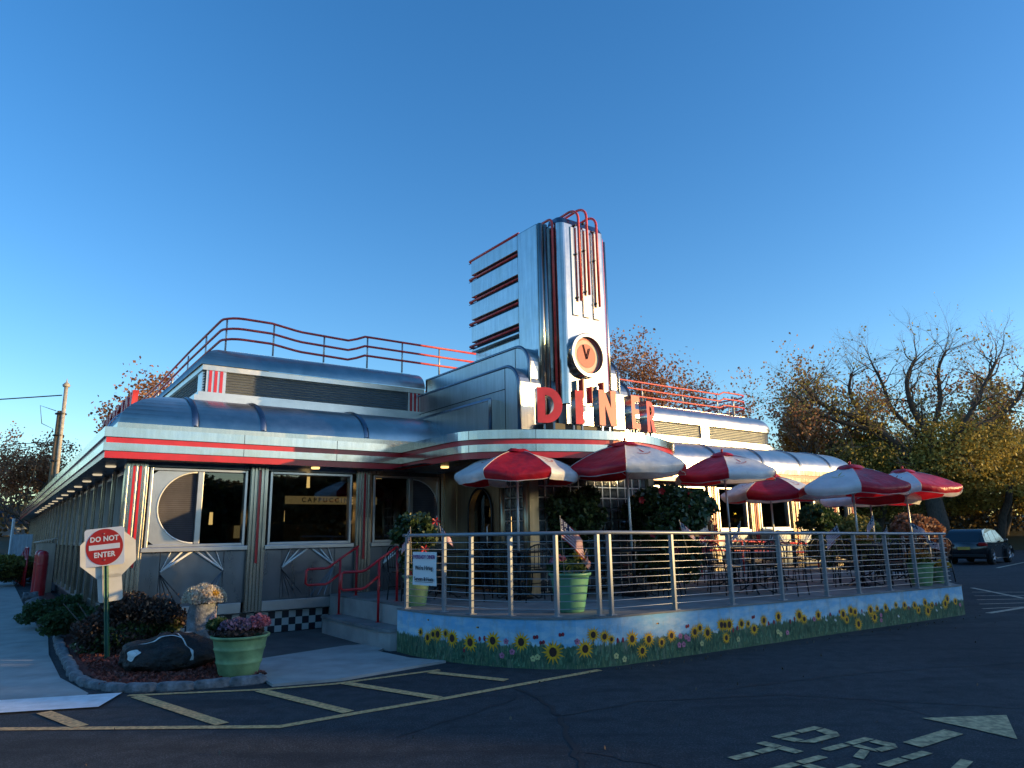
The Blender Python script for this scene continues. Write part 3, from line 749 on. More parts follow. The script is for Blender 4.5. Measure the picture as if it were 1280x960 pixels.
# flanking flutes and the projecting clock panel
mb = MB()
for x in (6.36, 6.47, 8.04, 7.93): mb.tube([(x,-2.66,3.40),(x,-2.66,7.60)], .055, 12)
mb.build('tower_flute', 'steel_warm', B)
mb = MB(); pts = [(6.60,-2.6)] + arc(6.72,-2.86,.12,180,270,5) + arc(7.68,-2.86,.12,270,360,5) + [(7.80,-2.6)]
rows = [[(x,y,3.98) for x,y in pts], [(x,y,7.60) for x,y in pts], [(7.2+(x-7.2)*.93,-2.6+(y+2.6)*.82,7.74) for x,y in pts], [(7.2+(x-7.2)*.8,-2.6+(y+2.6)*.5,7.78) for x,y in pts]]
for i in range(3):
    for j in range(len(pts)-1): mb.face([rows[i][j], rows[i][j+1], rows[i+1][j+1], rows[i+1][j]], 1 if i else 0, False)
mb.face(rows[-1], 1); mb.face(rows[0][::-1]); mb.build('clock_panel', ['steel', 'steel_dark'], B)
mb = MB(); mb.box(6.66,-2.95,3.60,7.74,-2.7,3.96); mb.build('tower_base_band', 'steel_bright', B)
mb = MB(); mb.box(6.2,-2.9,3.36,8.2,-2.66,3.598); mb.build('tower_base_recess', 'black', B)
for x in (6.93,7.2,7.47):
    mb = MB(); mb.box(x-.075,-3.005,5.72,x+.075,-2.975,7.55); mb.build('tower_channel', 'steel_warm', B, bevel=.01)
def cane(x, zb, lean, top=7.86, yback=-2.25):
    a = [(x,-3.06,zb),(x,-3.06,top-.2)] + [(x+lean*0, -3.06+.28-.28*math.cos(t), top-.2+.24*math.sin(t)) for t in [math.pi/2*i/6 for i in range(1,7)]] + [(x, yback+.1, top+.01), (x, yback, top-.05)]
    mb = MB(); mb.tube(a, .026, 8); o = mb.build('neon_tube', 'red_faded', B)
    k = MB()
    for z in (zb+.06, (zb+top)/2, top-.35): k.tube([(x-.06,-3.05,z),(x-.06,-2.99,z)], .02, 6)
    k.build('tube_stud', 'black', o)
cane(7.02, 6.02, 0, 7.93); cane(7.24, 6.18, 0, 8.02); cane(7.50, 5.98, 0, 7.90)
def side_tube(x, zb, zt, y):
    mb = MB(); mb.tube([(x,y,zb),(x,y,zt-.12)] + [(x, y+.12-.12*math.cos(t), zt-.12+.12*math.sin(t)) for t in [math.pi/2*i/4 for i in range(1,5)]] + [(x,y+.6,zt)], .026, 8)
    mb.build('neon_tube', 'red_faded', B)
side_tube(6.56, 3.9, 7.72, -2.80); side_tube(7.88, 3.95, 7.68, -2.80)
for x, z0, z1 in ((6.85,4.02,4.42),(7.0,4.10,4.46),(7.22,4.02,4.34),(7.36,3.98,4.36),(7.52,4.05,4.46)):
    mb = MB(); mb.box(x-.018,-3.06,z0,x+.018,-2.985,z1); mb.build('clock_fin', 'red_faded' if z0 > 4.04 or x in (7.22,) else 'steel_dark', B)
# clock
zc = 4.93; CX = 7.12
def disc(mb, r0, r1, y0, y1, m=0, n=40):
    rows = [[(CX+r*math.cos(2*math.pi*j/n), y, zc+r*math.sin(2*math.pi*j/n)) for j in range(n)] for r, y in ((r0,y0),(r1,y1))]
    mb.grid(rows, m, True, True)
mb = MB(); disc(mb,.44,.44,-2.96,-3.10); disc(mb,.44,.425,-3.10,-3.115); disc(mb,.425,.365,-3.115,-3.115); disc(mb,.365,.36,-3.115,-3.03)
ck = mb.build('clock', 'steel', B)
mb = MB(); mb.face([(CX+.36*math.cos(t),-3.032,zc+.36*math.sin(t)) for t in [-2*math.pi*i/40 for i in range(40)]]); mb.build('clock_face', 'clock_cream', ck)
mb = MB(); disc(mb,.345,.315,-3.037,-3.037); mb.build('clock_ring', 'letter_red', ck)
mb = MB(); mb.face([(CX+.235*math.cos(t),-3.037,zc+.235*math.sin(t)) for t in [-2*math.pi*i/40 for i in range(40)]]); mb.build('clock_centre', 'clock_red', ck)
mb = MB(); mb.tube([(CX,-3.05,zc-.06),(CX-.08,-3.05,zc+.21)], .012, 4); mb.build('clock_hand', 'black', ck)
mb = MB(); mb.tube([(CX,-3.056,zc-.06),(CX+.07,-3.056,zc+.15)], .014, 4); mb.build('clock_hand', 'black', ck)

# DINER letters on the canopy edge
def arcp(cx, cy, rx, ry, a0, a1, n): return [(cx+rx*math.cos(R(a0+(a1-a0)*i/n)), cy+ry*math.sin(R(a0+(a1-a0)*i/n))) for i in range(n+1)]
LT = {
 'D': ([[(0,0),(.24,0)] + arcp(.24,.5,.40,.5,-90,90,20) + [(0,1)], [(.20,.22)] + arcp(.22,.5,.20,.28,-90,90,14) + [(.20,.78)]], .64),
 'I': ([[(0,0),(.24,0),(.24,1),(0,1)]], .24),
 'N': ([[(0,0),(.22,0),(.22,.58),(.43,0),(.66,0),(.66,1),(.45,1),(.45,.5),(.22,1),(0,1)]], .66),
 'E': ([[(0,0),(.5,0),(.5,.17),(.22,.17),(.22,.45),(.44,.45),(.44,.6),(.22,.6),(.22,.83),(.5,.83),(.5,1),(0,1)]], .5),
 'R': ([[(0,0),(.2,0),(.2,.40),(.24,.40),(.38,0),(.60,0),(.44,.44)] + arcp(.26,.70,.30,.30,-55,90,14) + [(0,1)], [(.2,.56),(.26,.56)] + arcp(.26,.70,.10,.14,-90,90,8) + [(.2,.84)]], .6)}
def along(path, s):
    acc = 0
    for i in range(len(path)-1):
        a, b_ = Vector(path[i]), Vector(path[i+1]); d_ = (b_-a).length
        if acc + d_ >= s: return a.lerp(b_, (s-acc)/d_), math.atan2(b_.y-a.y, b_.x-a.x)
        acc += d_
    return Vector(path[-1]), 0
lp = offset_path([tuple(c) for c in can], .16)
def near_s(x):
    acc = 0
    for i in range(len(lp)-1):
        if lp[i][0] <= x < lp[i+1][0] and i > 2: return acc
        acc += math.dist(lp[i], lp[i+1])
    return acc
for ch, px_, py_, ang, sw, sh in (('D',5.83,-3.44,-.42,.70,.62),('I',6.36,-3.58,-.22,.66,.60),('N',6.93,-3.68,-.04,.62,.64),('E',7.66,-3.64,.12,.50,.62),('R',8.27,-3.44,.22,.50,.60)):
    loops, wd = LT[ch]
    me = shape_mesh([[((x-wd/2)*sw, y*sh) for x, y in lp_] for lp_ in loops], .17, ['letter_red','steel'], 'letter')
    o = mesh_obj('sign_letter', me, B, (px_, py_, 3.47)); o.rotation_euler = (0,0,ang)
    tag(o, 'tall red letter %s with steel sides on the canopy edge' % ch)
    st = MB(); st.box(-.10,-.02,-.115,-.07,.02,.02); st.box(.07,-.02,-.115,.10,.02,.02); q = st.build('letter_foot', 'steel_dark', o)
# second row of letters along the side roof (faces the left drive)
E_ = LT['E'][0]; V_ = [[(0,1),(.2,1),(.32,.3),(.44,1),(.64,1),(.42,0),(.22,0)]]; A_ = [[(0,0),(.2,0),(.26,.24),(.4,.24),(.46,0),(.66,0),(.44,1),(.22,1)],[(.29,.4),(.37,.4),(.33,.7)]]
Y_ = [[(.22,0),(.42,0),(.42,.42),(.64,1),(.44,1),(.32,.62),(.2,1),(0,1),(.22,.42)]]
for k, g_ in enumerate([E_,V_,E_,LT['R'][0],E_,A_,LT['D'][0],Y_]):
    me = shape_mesh([[((x-.3)*.62, y*.60) for x, y in l_] for l_ in g_], .10, ['letter_red','red_faded'], 'letter')
    o = mesh_obj('sign_letter', me, B, (.16, 6.35-.60*k, 3.80)); o.rotation_euler = (0,0,-math.pi/2)
    tag(o, 'red letter standing on the side roof edge')
mb = MB(); mb.tube([(.16,6.7,3.79),(.16,1.9,3.79)], .025, 6); mb.build('letter_rail', 'steel_dark', B)
# roof railing
def zrail(x, base):
    k = [(0,6.04),(2.55,6.03),(3.15,5.94),(4.3,5.91),(4.65,6.06),(30,6.06)]
    return float(np.interp(x, [a for a, _ in k], [b_ for _, b_ in k])) - 6.04 + base
rp = [(1.62, 14.0), (1.62, 9.0), (1.62, 5.0)] + [(1.62,3.4),(1.62,2.4)] + arc(2.0,2.05,.38,180,270,5) + [(x,1.67) for x in (2.55,2.8,3.05,3.2,4.25,4.45,4.65,4.8,6.2,8.3)]
def zl(x, y, base):
    if y > 1.9: return float(np.interp(y, [2.0,2.6,5.0,5.4,14], [0,.0,-.02,-.12,-.12])) + base
    return zrail(x, base)
rr = MB(); 
for base in (6.04,5.82,5.60): rr.tube([(x,y,zl(x,y,base)) for x,y in rp], .026, 8)
r1 = rr.build('roof_railing', 'red_faded', B)
for x, y in ((1.64,9),(1.64,7),(1.64,5.2),(1.64,3.4),(1.7,1.9),(2.6,1.69),(3.7,1.69),(4.72,1.69),(5.6,1.69),(6.6,1.69)):
    mb = MB(); mb.tube([(x,y,5.34),(x,y,zl(x,y,6.03))], .02, 6); mb.build('railing_post', 'pole_white', r1)
rq = [(8.3,1.67),(12,1.67),(17.2,1.67),(17.45,1.67),(17.7,1.67)] + arc(18.3,2.3,.63,-90,0,6) + [(18.93,6)]
rr = MB()
for base in (5.98,5.76,5.54): rr.tube([(x,y,base + (0 if x < 17.3 else .10)) for x,y in rq], .026, 8)
r2 = rr.build('roof_railing', 'red_faded', B)
for x, y in ((9.5,1.69),(11.4,1.69),(13.6,1.69),(15.4,1.69),(17.1,1.69),(18.0,1.75),(18.9,2.6)):
    mb = MB(); mb.tube([(x,y,5.34),(x,y,6.0)], .022 if x != 18.0 else .05, 6); mb.build('railing_post', 'pole_white', r2)
# vents on the far roof
mb = MB(); mb.box(1.9,12,5.3,3.2,13.4,5.95); mb.build('roof_unit', 'steel_dark', B)

# ================================================================= PATIO
P = lthing('patio', 'raised concrete patio whose low wall is painted with sunflowers', 'patio', 0, 0, 0)
WP = [(3.12,-3.18),(3.13,-3.60),(3.18,-4.0),(3.28,-4.42),(3.42,-4.82),(3.62,-5.22),(3.88,-5.59),(4.2,-5.86),(4.5,-5.98),(4.8,-6.04),(13.0,-6.585),(13.2,-6.56),(13.3,-6.42)]
def dz(x): return .60 - .0077*max(0, x-4.6)
deckpoly = WP + [(16.9,-4.0),(17.0,-.02),(8.97,-.02),(5.7,-.02),(3.35,-.02),(3.35,-3.18)]
mb = MB(); mb.prism([(x,y) for x,y in offset_path(WP, -.012)] + deckpoly[len(WP):], lambda u,v,w: (u,v,dz(u) - .022*(1-w))); mb.build('deck_slab', 'concrete_deck', P)
mb = MB(); wl = WP + [(16.9,-4.0),(17.0,-.05)]
mb.grid([[(x,y,0.0) for x,y in wl], [(x,y,dz(x)-.0225) for x,y in wl]], smooth=False)
mb.face([(3.35,-.03,0),(3.35,-3.15,0),(3.35,-3.15,.577),(3.35,-.03,.577)], 1); mb.face([(3.35,-3.18,0),(3.12,-3.18,0),(3.12,-3.18,.577),(3.35,-3.18,.577)], 1)
wall_o = mb.build('mural_wall', ['mural', 'concrete'], P)
# painted flowers, brush shapes a few millimetres proud of the plaster
SUN = [(0.64,0.33,0.04),(0.8,0.27,0.05),(0.91,0.32,0.05),(1.0,0.33,0.07),(1.15,0.35,0.05),(1.27,0.3,0.07),(1.57,0.27,0.07),(1.91,0.31,0.07),(2.3,0.31,0.08),(2.7,0.2,0.09),(3.1,0.23,0.09),(3.21,0.39,0.05),(3.36,0.36,0.05),(3.46,0.32,0.04),(3.78,0.3,0.06),(3.94,0.14,0.05),(4.06,0.27,0.06),(4.28,0.21,0.05),(4.46,0.28,0.05),(4.89,0.29,0.05),(4.99,0.33,0.05),(5.13,0.26,0.06),(5.41,0.34,0.06),(5.48,0.33,0.05),(5.57,0.33,0.06),(5.49,0.16,0.05),(5.82,0.32,0.06),(5.96,0.31,0.04),(6.08,0.23,0.06),(6.3,0.33,0.05),(6.63,0.36,0.06),(7.11,0.34,0.07),(7.22,0.28,0.05),(7.57,0.31,0.06),(8.2,0.28,0.06),(8.28,0.19,0.05),(8.41,0.32,0.06),(8.52,0.29,0.05),(8.58,0.1,0.07),(8.95,0.29,0.06),(9.04,0.17,0.06),(9.14,0.3,0.04),(9.39,0.3,0.05),(9.7,0.32,0.04),(9.96,0.3,0.05),(10.27,0.28,0.05),(10.37,0.19,0.05),(10.61,0.3,0.06),(10.67,0.16,0.06),(10.82,0.24,0.05),(11.27,0.24,0.06),(11.36,0.32,0.06),(11.63,0.26,0.05)]
SMALL = [(1.72,0.32,'r'),(1.79,0.33,'r'),(2.1,0.31,'p'),(2.04,0.14,'p'),(2.18,0.19,'p'),(2.49,0.37,'b'),(2.57,0.31,'b'),(2.81,0.4,'b'),(3.0,0.32,'p'),(2.45,0.12,'y'),(2.51,0.14,'y'),(3.52,0.12,'y'),(3.64,0.07,'y'),(3.55,0.3,'r'),(3.63,0.3,'r'),(4.23,0.45,'k'),(0.81,0.5,'k'),(1.69,0.46,'k'),(4.62,0.26,'p'),(4.72,0.24,'p'),(4.77,0.21,'p'),(4.59,0.15,'p'),(4.67,0.15,'p'),(4.76,0.37,'b'),(1.47,0.17,'r'),(1.4,0.31,'w'),(5.25,0.27,'w'),(5.3,0.26,'w'),(5.01,0.13,'y'),(5.73,0.12,'y'),(5.64,0.25,'r'),(5.73,0.27,'r'),(6.08,0.39,'b'),(6.4,0.28,'r'),(6.52,0.29,'r'),(6.59,0.15,'y'),(6.65,0.11,'y'),(6.8,0.12,'p'),(6.89,0.27,'r'),(6.99,0.3,'r'),(7.46,0.26,'p'),(7.75,0.23,'w'),(7.87,0.3,'r'),(8.11,0.32,'r'),(7.98,0.21,'w'),(8.71,0.29,'r'),(8.75,0.24,'w'),(9.23,0.19,'p'),(9.22,0.11,'p'),(9.57,0.3,'w'),(9.73,0.14,'w'),(10.08,0.25,'r'),(10.96,0.25,'r'),(10.95,0.15,'w'),(11.11,0.19,'w'),(11.78,0.19,'p'),(12.18,0.29,'r')]
# the measured arclengths belong to this coarser line
WM = [(2.85,-3.15),(2.9,-3.9),(3.3,-4.85),(3.75,-5.5),(4.3,-5.93),(4.65,-6.02),(13.25,-6.6)]
lenM = sum(math.dist(a, b_) for a, b_ in zip(WM, WM[1:])); lenW = sum(math.dist(a, b_) for a, b_ in zip(WP[:11], WP[1:11]))
def wallpt(s, z, e):
    p, ang = along(WP, s*1.003); n = Vector((math.sin(ang), -math.cos(ang))); return (p.x+n.x*e, p.y+n.y*e, z)
art = MB()
g = random.Random(3)
for _ in range(1500):                                  # painted blades and leaves
    s = g.uniform(.03, 12.2); z = g.uniform(.005, .2); h = g.uniform(.05,.14); w = g.uniform(.006,.018); l_ = g.uniform(-.05,.05)
    art.face([wallpt(s-w,z,.0025), wallpt(s+w,z,.0025), wallpt(s+l_+.2*w,z+h,.0025)], g.choice([6,7,7,6,6]))
def blob(s, z, r, n, m, e, ry=None, rot=0):
    art.face([wallpt(s+r*math.cos(2*math.pi*i/n+rot), z+(ry or r)*math.sin(2*math.pi*i/n+rot), e) for i in range(n)], m)
for s, z, r in SUN:
    art.face([wallpt(s-.006,max(.02,z-.24),.003), wallpt(s+.006,max(.02,z-.24),.003), wallpt(s+.005,z,.003), wallpt(s-.005,z,.003)], 6)
    r = min(r,.072)*1.5*g.uniform(.88,1.12); n = g.randint(13,16); pts = []
    for i in range(2*n):
        rr_ = r*(1.2*g.uniform(.85,1.12) if i % 2 == 0 else .62); t = math.pi*i/n + g.uniform(-.05,.05)
        pts.append(wallpt(s+rr_*math.cos(t), z+rr_*math.sin(t), .005))
    art.face(pts, 0); blob(s, z, r*.40, 10, 1, .0075, r*.48, g.random())
for s, z, k in SMALL:
    if k in 'py':
        r = .022
        for i in range(5):
            t = 2*math.pi*i/5+.3; blob(s+r*math.cos(t), z+r*math.sin(t), .017, 7, 2 if k == 'p' else 5, .0045+.0004*i)
        blob(s, z, .008, 6, 1, .0075)
    elif k == 'r': blob(s, z, .018, 8, 3, .0045, .034)
    elif k == 'w': blob(s, z, .02, 7, 4, .0045); blob(s+.02, z-.012, .016, 7, 4, .005)
    elif k == 'b':
        blob(s-.018, z, .02, 6, 3, .0045, .026, .5); blob(s+.018, z+.006, .02, 6, 3, .005, .026); blob(s, z, .006, 6, 1, .0075, .02)
    else: blob(s-.01, z, .012, 5, 0, .0045); blob(s+.01, z, .012, 5, 1, .005)
art.build('mural_flowers', ['p_yellow','p_dark','p_pink','p_red','p_white','p_lemon','p_leaf','p_leaf2'], wall_o)

# entrance steps
S = lthing('entrance_steps', 'short concrete step up to the patio beside the mural wall', 'steps', 3.0, -1.8, 0)
mb = MB(); mb.prism([(0,1.2),(0,-1.05),(.07,-1.27),(.2,-1.335),(.345,-1.34),(.345,1.2)], lambda u,v,w: (u,v,.255*w)); mb.build('riser', 'concrete', S)
mb = MB(); mb.prism([(-.03,1.2),(-.03,-1.06),(.05,-1.29),(.19,-1.345),(.347,-1.345),(.347,1.2)], lambda u,v,w: (u,v,.256+.045*w)); mb.build('tread', 'concrete_deck', S)

# handrails
def handrail(pathlist, posts, label):
    t = lthing('handrail', label, 'handrail', 3.3, -1.6, .3, 0, 'red handrails at the entrance steps')
    for p in pathlist:
        mb = MB(); mb.tube([(x-3.3, y+1.6, z-.3) for x,y,z in p], .021, 8); mb.build('rail', 'red', t)
    for x, y, z0, z1 in posts:
        mb = MB(); mb.tube([(x-3.3,y+1.6,z0-.3),(x-3.3,y+1.6,z1-.3)], .021, 8); mb.lathe([(0,.006),(.045,.006),(.045,0)], 10, 0, (x-3.3,y+1.6,z0-.3)); mb.build('post', 'red', t)
NF = [(2.70,1.085),(2.99,1.085),(3.06,1.10),(3.29,1.25),(3.61,1.45)]
NG = [(2.70,1.085),(2.665,1.06),(2.66,.85),(2.70,.82),(3.0,.82),(3.06,.835),(3.29,1.0)]
for y0, lab in ((-2.18,'red tubular handrail nearer the mural wall, rising over the entrance step'), (-.65,'red tubular handrail against the diner wall with a long return loop')):
    b0, b1 = (3.29,3.61) if y0 < -1 else (3.27,3.58)
    handrail([[(x,y0,z) for x,z in NF], [(x,y0,z) for x,z in NG]], [(b0,y0,.302,1.25),(b1,y0,.60,1.44)], lab)

# patio railing
RL = lthing('patio_railing', 'grey metal railing with horizontal cables round the patio edge', 'railing', 0, 0, 0)
def rtop(x): return 1.625 - .0175*max(0, x-4.6)
PX = [(3.20,-3.30),(3.34,-4.13),(3.47,-4.62),(3.73,-5.15),(4.11,-5.62),(4.57,-5.90),(4.70,-5.98),(5.80,-6.05),(6.92,-6.13),(8.03,-6.20),(9.12,-6.27),(9.98,-6.33),(10.90,-6.38),(11.75,-6.44),(12.75,-6.50)]
RP = [(3.19,-3.2)] + PX[:6] + PX[6:] + [(12.95,-6.50),(13.12,-6.38),(14.9,-5.15),(16.7,-3.9)]
mb = MB(); mb.tube([(x,y,rtop(x)) for x,y in RP], .024, 8); mb.build('top_rail', 'alu_rail', RL)
allp = PX + [(13.10,-6.36),(14.2,-5.62),(15.4,-4.8),(16.6,-3.95)]
for i, (x, y) in enumerate(allp):
    mb = MB(); z0 = dz(x); w = .022
    mb.box(x-w, y-.03, z0, x+w, y+.03, rtop(x)-.02); mb.box(x-.05,y-.055,z0,x+.05,y+.055,z0+.012)
    mb.build('post', 'alu_rail', RL, bevel=.004)
for k in range(10):
    mb = MB(); mb.tube([(x, y, dz(x)+.085+k*.0925*(rtop(x)-dz(x))/1.02) for x, y in RP], .0048, 5); mb.build('cable', 'cable', RL)
# pink-red handrail along the diner wall
HR = lthing('wall_handrail', 'faded red double rail running in front of the far dining windows', 'handrail', 13.5, -1.5, dz(13.5))
for z in (.62,.85):
    mb = MB(); mb.tube([(-3.2,0,z+.05),(0,0,z-.05),(3.4,0,z-.2)], .024, 8); mb.build('rail', 'red_faded', HR)
for x in (-3.1,-1.6,0,1.6,3.3):
    mb = MB(); mb.tube([(x,0,0),(x,0,.86-.05*x/3)], .022, 6); mb.build('post', 'red_faded', HR)

# ---------------------------------------------------------------- umbrellas, tables, chairs
def bottle_mesh(): return [(-.3,0),(.3,0),(.3,.5),(.12,.72),(.12,1),(-.12,1),(-.12,.72),(-.3,.5)]
def umbrella(label, x, y, phi, h=2.5, rad=1.12, lean=(0,0), logo='logo_red'):
    z0 = dz(x); p_ = G(x, y); rz = math.atan2(-p_.y, -p_.x) + phi - AZ - R(30)
    t = lthing('patio_umbrella', label, 'umbrella', x, y, z0, rz, 'red and white umbrellas on the patio')
    t.rotation_euler = (lean[0], lean[1], AZ+rz)
    mb = MB(); mb.tube([(0,0,.05),(0,0,h-.03)], .021, 10); mb.build('pole', 'pole_white', t)
    mb = MB(); mb.lathe([(0,.05),(.07,.05),(.21,.03),(.24,.0)], 20); mb.lathe([(.03,.05),(.03,.2),(.022,.2)], 12); mb.build('base', 'black_metal', t)
    def surf(r, a, k=0):
        """rib angle grid: r 0..1, a 0..1 across the gore"""
        th0, th1 = k*math.pi/3, (k+1)*math.pi/3
        p0 = Vector((math.cos(th0), math.sin(th0))); p1 = Vector((math.cos(th1), math.sin(th1)))
        q = p0.lerp(p1, a)*r*rad
        sag = 4*a*(1-a)*(.02+.035*r)*math.sin(min(1,r)*math.pi*.62)
        q = q*(1 + .10*4*a*(1-a)*r)
        z = h - .33*r**1.8 - .03*r - sag + .012*math.sin(5*q.x+2*k+1)*math.sin(4*q.y-k)*r
        z += .010*math.sin(9*q.x+3*k)*math.sin(11*q.y+k)*r
        return Vector((q.x, q.y, z))
    for k in range(6):
        rows = []; n = 9
        for i in range(n+1):
            r = .10 + .90*i/n; rows.append([surf(r, j/8, k) for j in range(9)])
        # valance
        last = rows[-1]
        for dz_, out in ((.03,.03),(.08,.035),(.125,.01),(.165,-.03)):
            rows.append([Vector((p.x*(1+out/rad*(.3+.7*abs(j-4)/4)), p.y*(1+out/rad*(.3+.7*abs(j-4)/4)), p.z - dz_*(1-.12*math.sin(j/8*math.pi)) )) for j, p in enumerate(last)])
        mb = MB(); mb.grid(rows)
        o = mb.build('canopy_panel', 'umb_red' if k % 2 == 0 else 'umb_white', t)
        e = MB(); e.tube(rows[-1], .007, 4); e.tube([r_[0]*1.0 + Vector((0,0,.003)) for r_ in rows], .005, 4); e.build('piping', 'umb_trim', o)
        if k % 2:
            lg = MB(); pts = []
            def on(u, v): p = surf(.60 - v*.16, .5 + u*.16, k); return (p.x, p.y, p.z+.006)
            bm_ = bottle_mesh(); lg.face([on(u*.45, v*1.25-.1) for u, v in bm_])
            for q in range(9):
                u = -1.0 + q*.25; v = -.55 - .25*(1-u*u) + .2
                lg.face([on(u-.08, v), on(u+.06, v), on(u+.06, v+.22*(.6+.4*((q*7) % 3)/2)), on(u-.08, v+.18)])
            lg.build('printed_bottle', logo, o)
        rb = MB(); rb.tube([surf(r, 0, k) - Vector((0,0,.014)) for r in (.05,.3,.55,.8,1.0)], .006, 5); rb.tube([Vector((0,0,h-.55)), surf(.5,0,k)-Vector((0,0,.02))], .005, 4)
        rb.build('rib', 'pole_white', t)
    mb = MB(); rows = [[(r*math.cos(2*math.pi*j/16), r*math.sin(2*math.pi*j/16), z + .012*math.cos(8*math.pi*j/16)) for j in range(16)] for r, z in ((.26,h-.03),(.2,h+.02),(.1,h+.045),(.02,h+.055))]
    mb.grid(rows, 0, True, True); mb.build('vent_cap', 'umb_red', t)
    mb = MB(); mb.lathe([(0,.13),(.02,.12),(.026,.09),(.014,.06),(.02,.03),(0,.03)], 10, 0, (0,0,h)); mb.build('finial', 'umb_red', t)
    return t
UM = [('red and white umbrella nearest the entrance door, red panel facing the camera', 5.32,-3.18, 0, 2.40, 1.03, (0,.0), 'logo_red'),
      ('red and white umbrella in front of the round canopy, second from the entrance', 7.05,-4.08, R(-30), 2.52, 1.04, (.0,.02), 'logo_red'),
      ('red and white umbrella standing third from the entrance, its vent cap puffed up', 10.25,-3.68, R(-25), 2.56, 1.02, (.0,.03), 'logo_red'),
      ('red and white umbrella half hidden behind the others close to the diner windows', 12.05,-3.42, R(3), 2.22, 1.02, (0,0), 'logo_red'),
      ('umbrella with a yellow mark on its white panel, fifth along the railing', 11.85,-5.40, R(38), 2.24, 1.03, (0,0), 'logo_yellow'),
      ('umbrella behind the yellow marked one, only its red underside showing', 14.67,-4.25, R(10), 2.14, 1.04, (0,0), 'logo_red'),
      ('outermost red and white umbrella at the far end of the patio', 14.25,-5.30, R(46), 2.28, 1.05, (0,-.05), 'logo_red')]
for u in UM: umbrella(*u)

def cafe_table(label, x, y):
    t = lthing('cafe_table', label, 'table', x, y, dz(x), 0, 'black cafe tables on the patio')
    mb = MB(); mb.lathe([(.028,.72),(.42,.72),(.44,.728),(.44,.745),(.42,.75),(.028,.75)], 28); mb.build('tabletop', 'black_metal', t)
    mb = MB(); mb.tube([(.0,.0,.06),(0,0,.72)], .032, 10); mb.build('pedestal', 'black_metal', t)
    for k in range(4):
        a = math.pi/4+k*math.pi/2; mb = MB(); mb.tube([(.26*math.cos(a),.26*math.sin(a),.028),(.31*math.cos(a),.31*math.sin(a),.0),(.36*math.cos(a),.36*math.sin(a),.012)], .014, 6)
        mb.tube([(0,0,.2),(.2*math.cos(a),.2*math.sin(a),.06),(.3*math.cos(a),.3*math.sin(a),.015)], .013, 6); mb.build('foot', 'black_metal', t)
    return t
def chair_proto():
    t = thing('cafe_chair', 'x', 'chair', (0,0,0), 0, 'black iron cafe chairs')
    mb = MB(); mb.prism([(.21*math.copysign(abs(math.cos(a))**.7, math.cos(a)), .21*math.copysign(abs(math.sin(a))**.7, math.sin(a))) for a in [2*math.pi*i/20 for i in range(20)]], lambda u,v,w: (u,v,.43+.02*w)); mb.build('seat', 'black_metal', t)
    mb = MB(); a = [(-.2,.2,.44),(-.205,.225,.66)] + [(-.205*math.cos(q), .225+.035*math.sin(q), .66+.20*math.sin(q)) for q in [math.pi*i/10 for i in range(1,10)]] + [(.205,.225,.66),(.2,.2,.44)]
    mb.tube(a, .012, 6)
    for k in range(5):
        x = -.13+.065*k; mb.tube([(x,.21,.50),(x,.245,.66+.2*math.sqrt(max(0,1-(x/.205)**2)))], .006, 4)
    mb.tube([(-.2,.21,.52),(.2,.21,.52)], .008, 5); mb.build('backrest', 'black_metal', t)
    for sx in (-1,1):
        for sy in (-1,1):
            mb = MB(); mb.tube([(sx*.18,sy*.18,.43),(sx*.205,sy*.21,.0)], .011, 6); mb.build('leg', 'black_metal', t)
    mb = MB(); mb.tube([(-.195,-.2,.2),(-.195,.2,.2)], .007, 4); mb.tube([(.195,-.2,.2),(.195,.2,.2)], .007, 4); mb.build('stretcher', 'black_metal', t)
    return t
def dup(root, loc, rz, label):
    r_ = root.copy(); COL.objects.link(r_); r_.location = loc; r_.rotation_euler = (0,0,rz); r_['label'] = label
    for ch in list(root.children):
        c_ = ch.copy(); COL.objects.link(c_); c_.parent = r_
    return r_
TB = [('by the entrance umbrella',5.32,-3.18), ('by the second umbrella',7.05,-4.08), ('by the third umbrella',10.25,-3.68),
      ('by the umbrella nearest the windows',12.05,-3.42), ('by the yellow marked umbrella',11.85,-5.40), ('by the red underside umbrella',14.67,-4.25), ('by the outermost umbrella',13.95,-5.30),
      ('with no umbrella against the railing',8.9,-5.1), ('with no umbrella near the windows',10.4,-1.7), ('with no umbrella at the door',4.45,-2.1)]
proto = chair_proto(); first = True
sides = [('on its door side', math.pi), ('on its window side', math.pi/2), ('on its railing side', -math.pi/2), ('on its car park side', 0)]
for i, (w_, x, y) in enumerate(TB):
    cafe_table('black round cafe table ' + w_, x, y)
    for j, (sd, a) in enumerate(sides):
        if i == 9 and j == 2: continue
        a2 = a + random.uniform(-.25,.25); d_ = .60 + random.uniform(-.04,.08)
        px_, py_ = x + d_*math.cos(a2), y + d_*math.sin(a2)
        lab = 'black iron chair at table ' + w_ + ', ' + sd
        rzz = AZ + a2 - math.pi/2 + random.uniform(-.2,.2)
        if first: o = proto; o.location = G(px_, py_, dz(px_)); o.rotation_euler = (0,0,rzz); o['label'] = lab; first = False
        else: dup(proto, G(px_, py_, dz(px_)), rzz, lab)

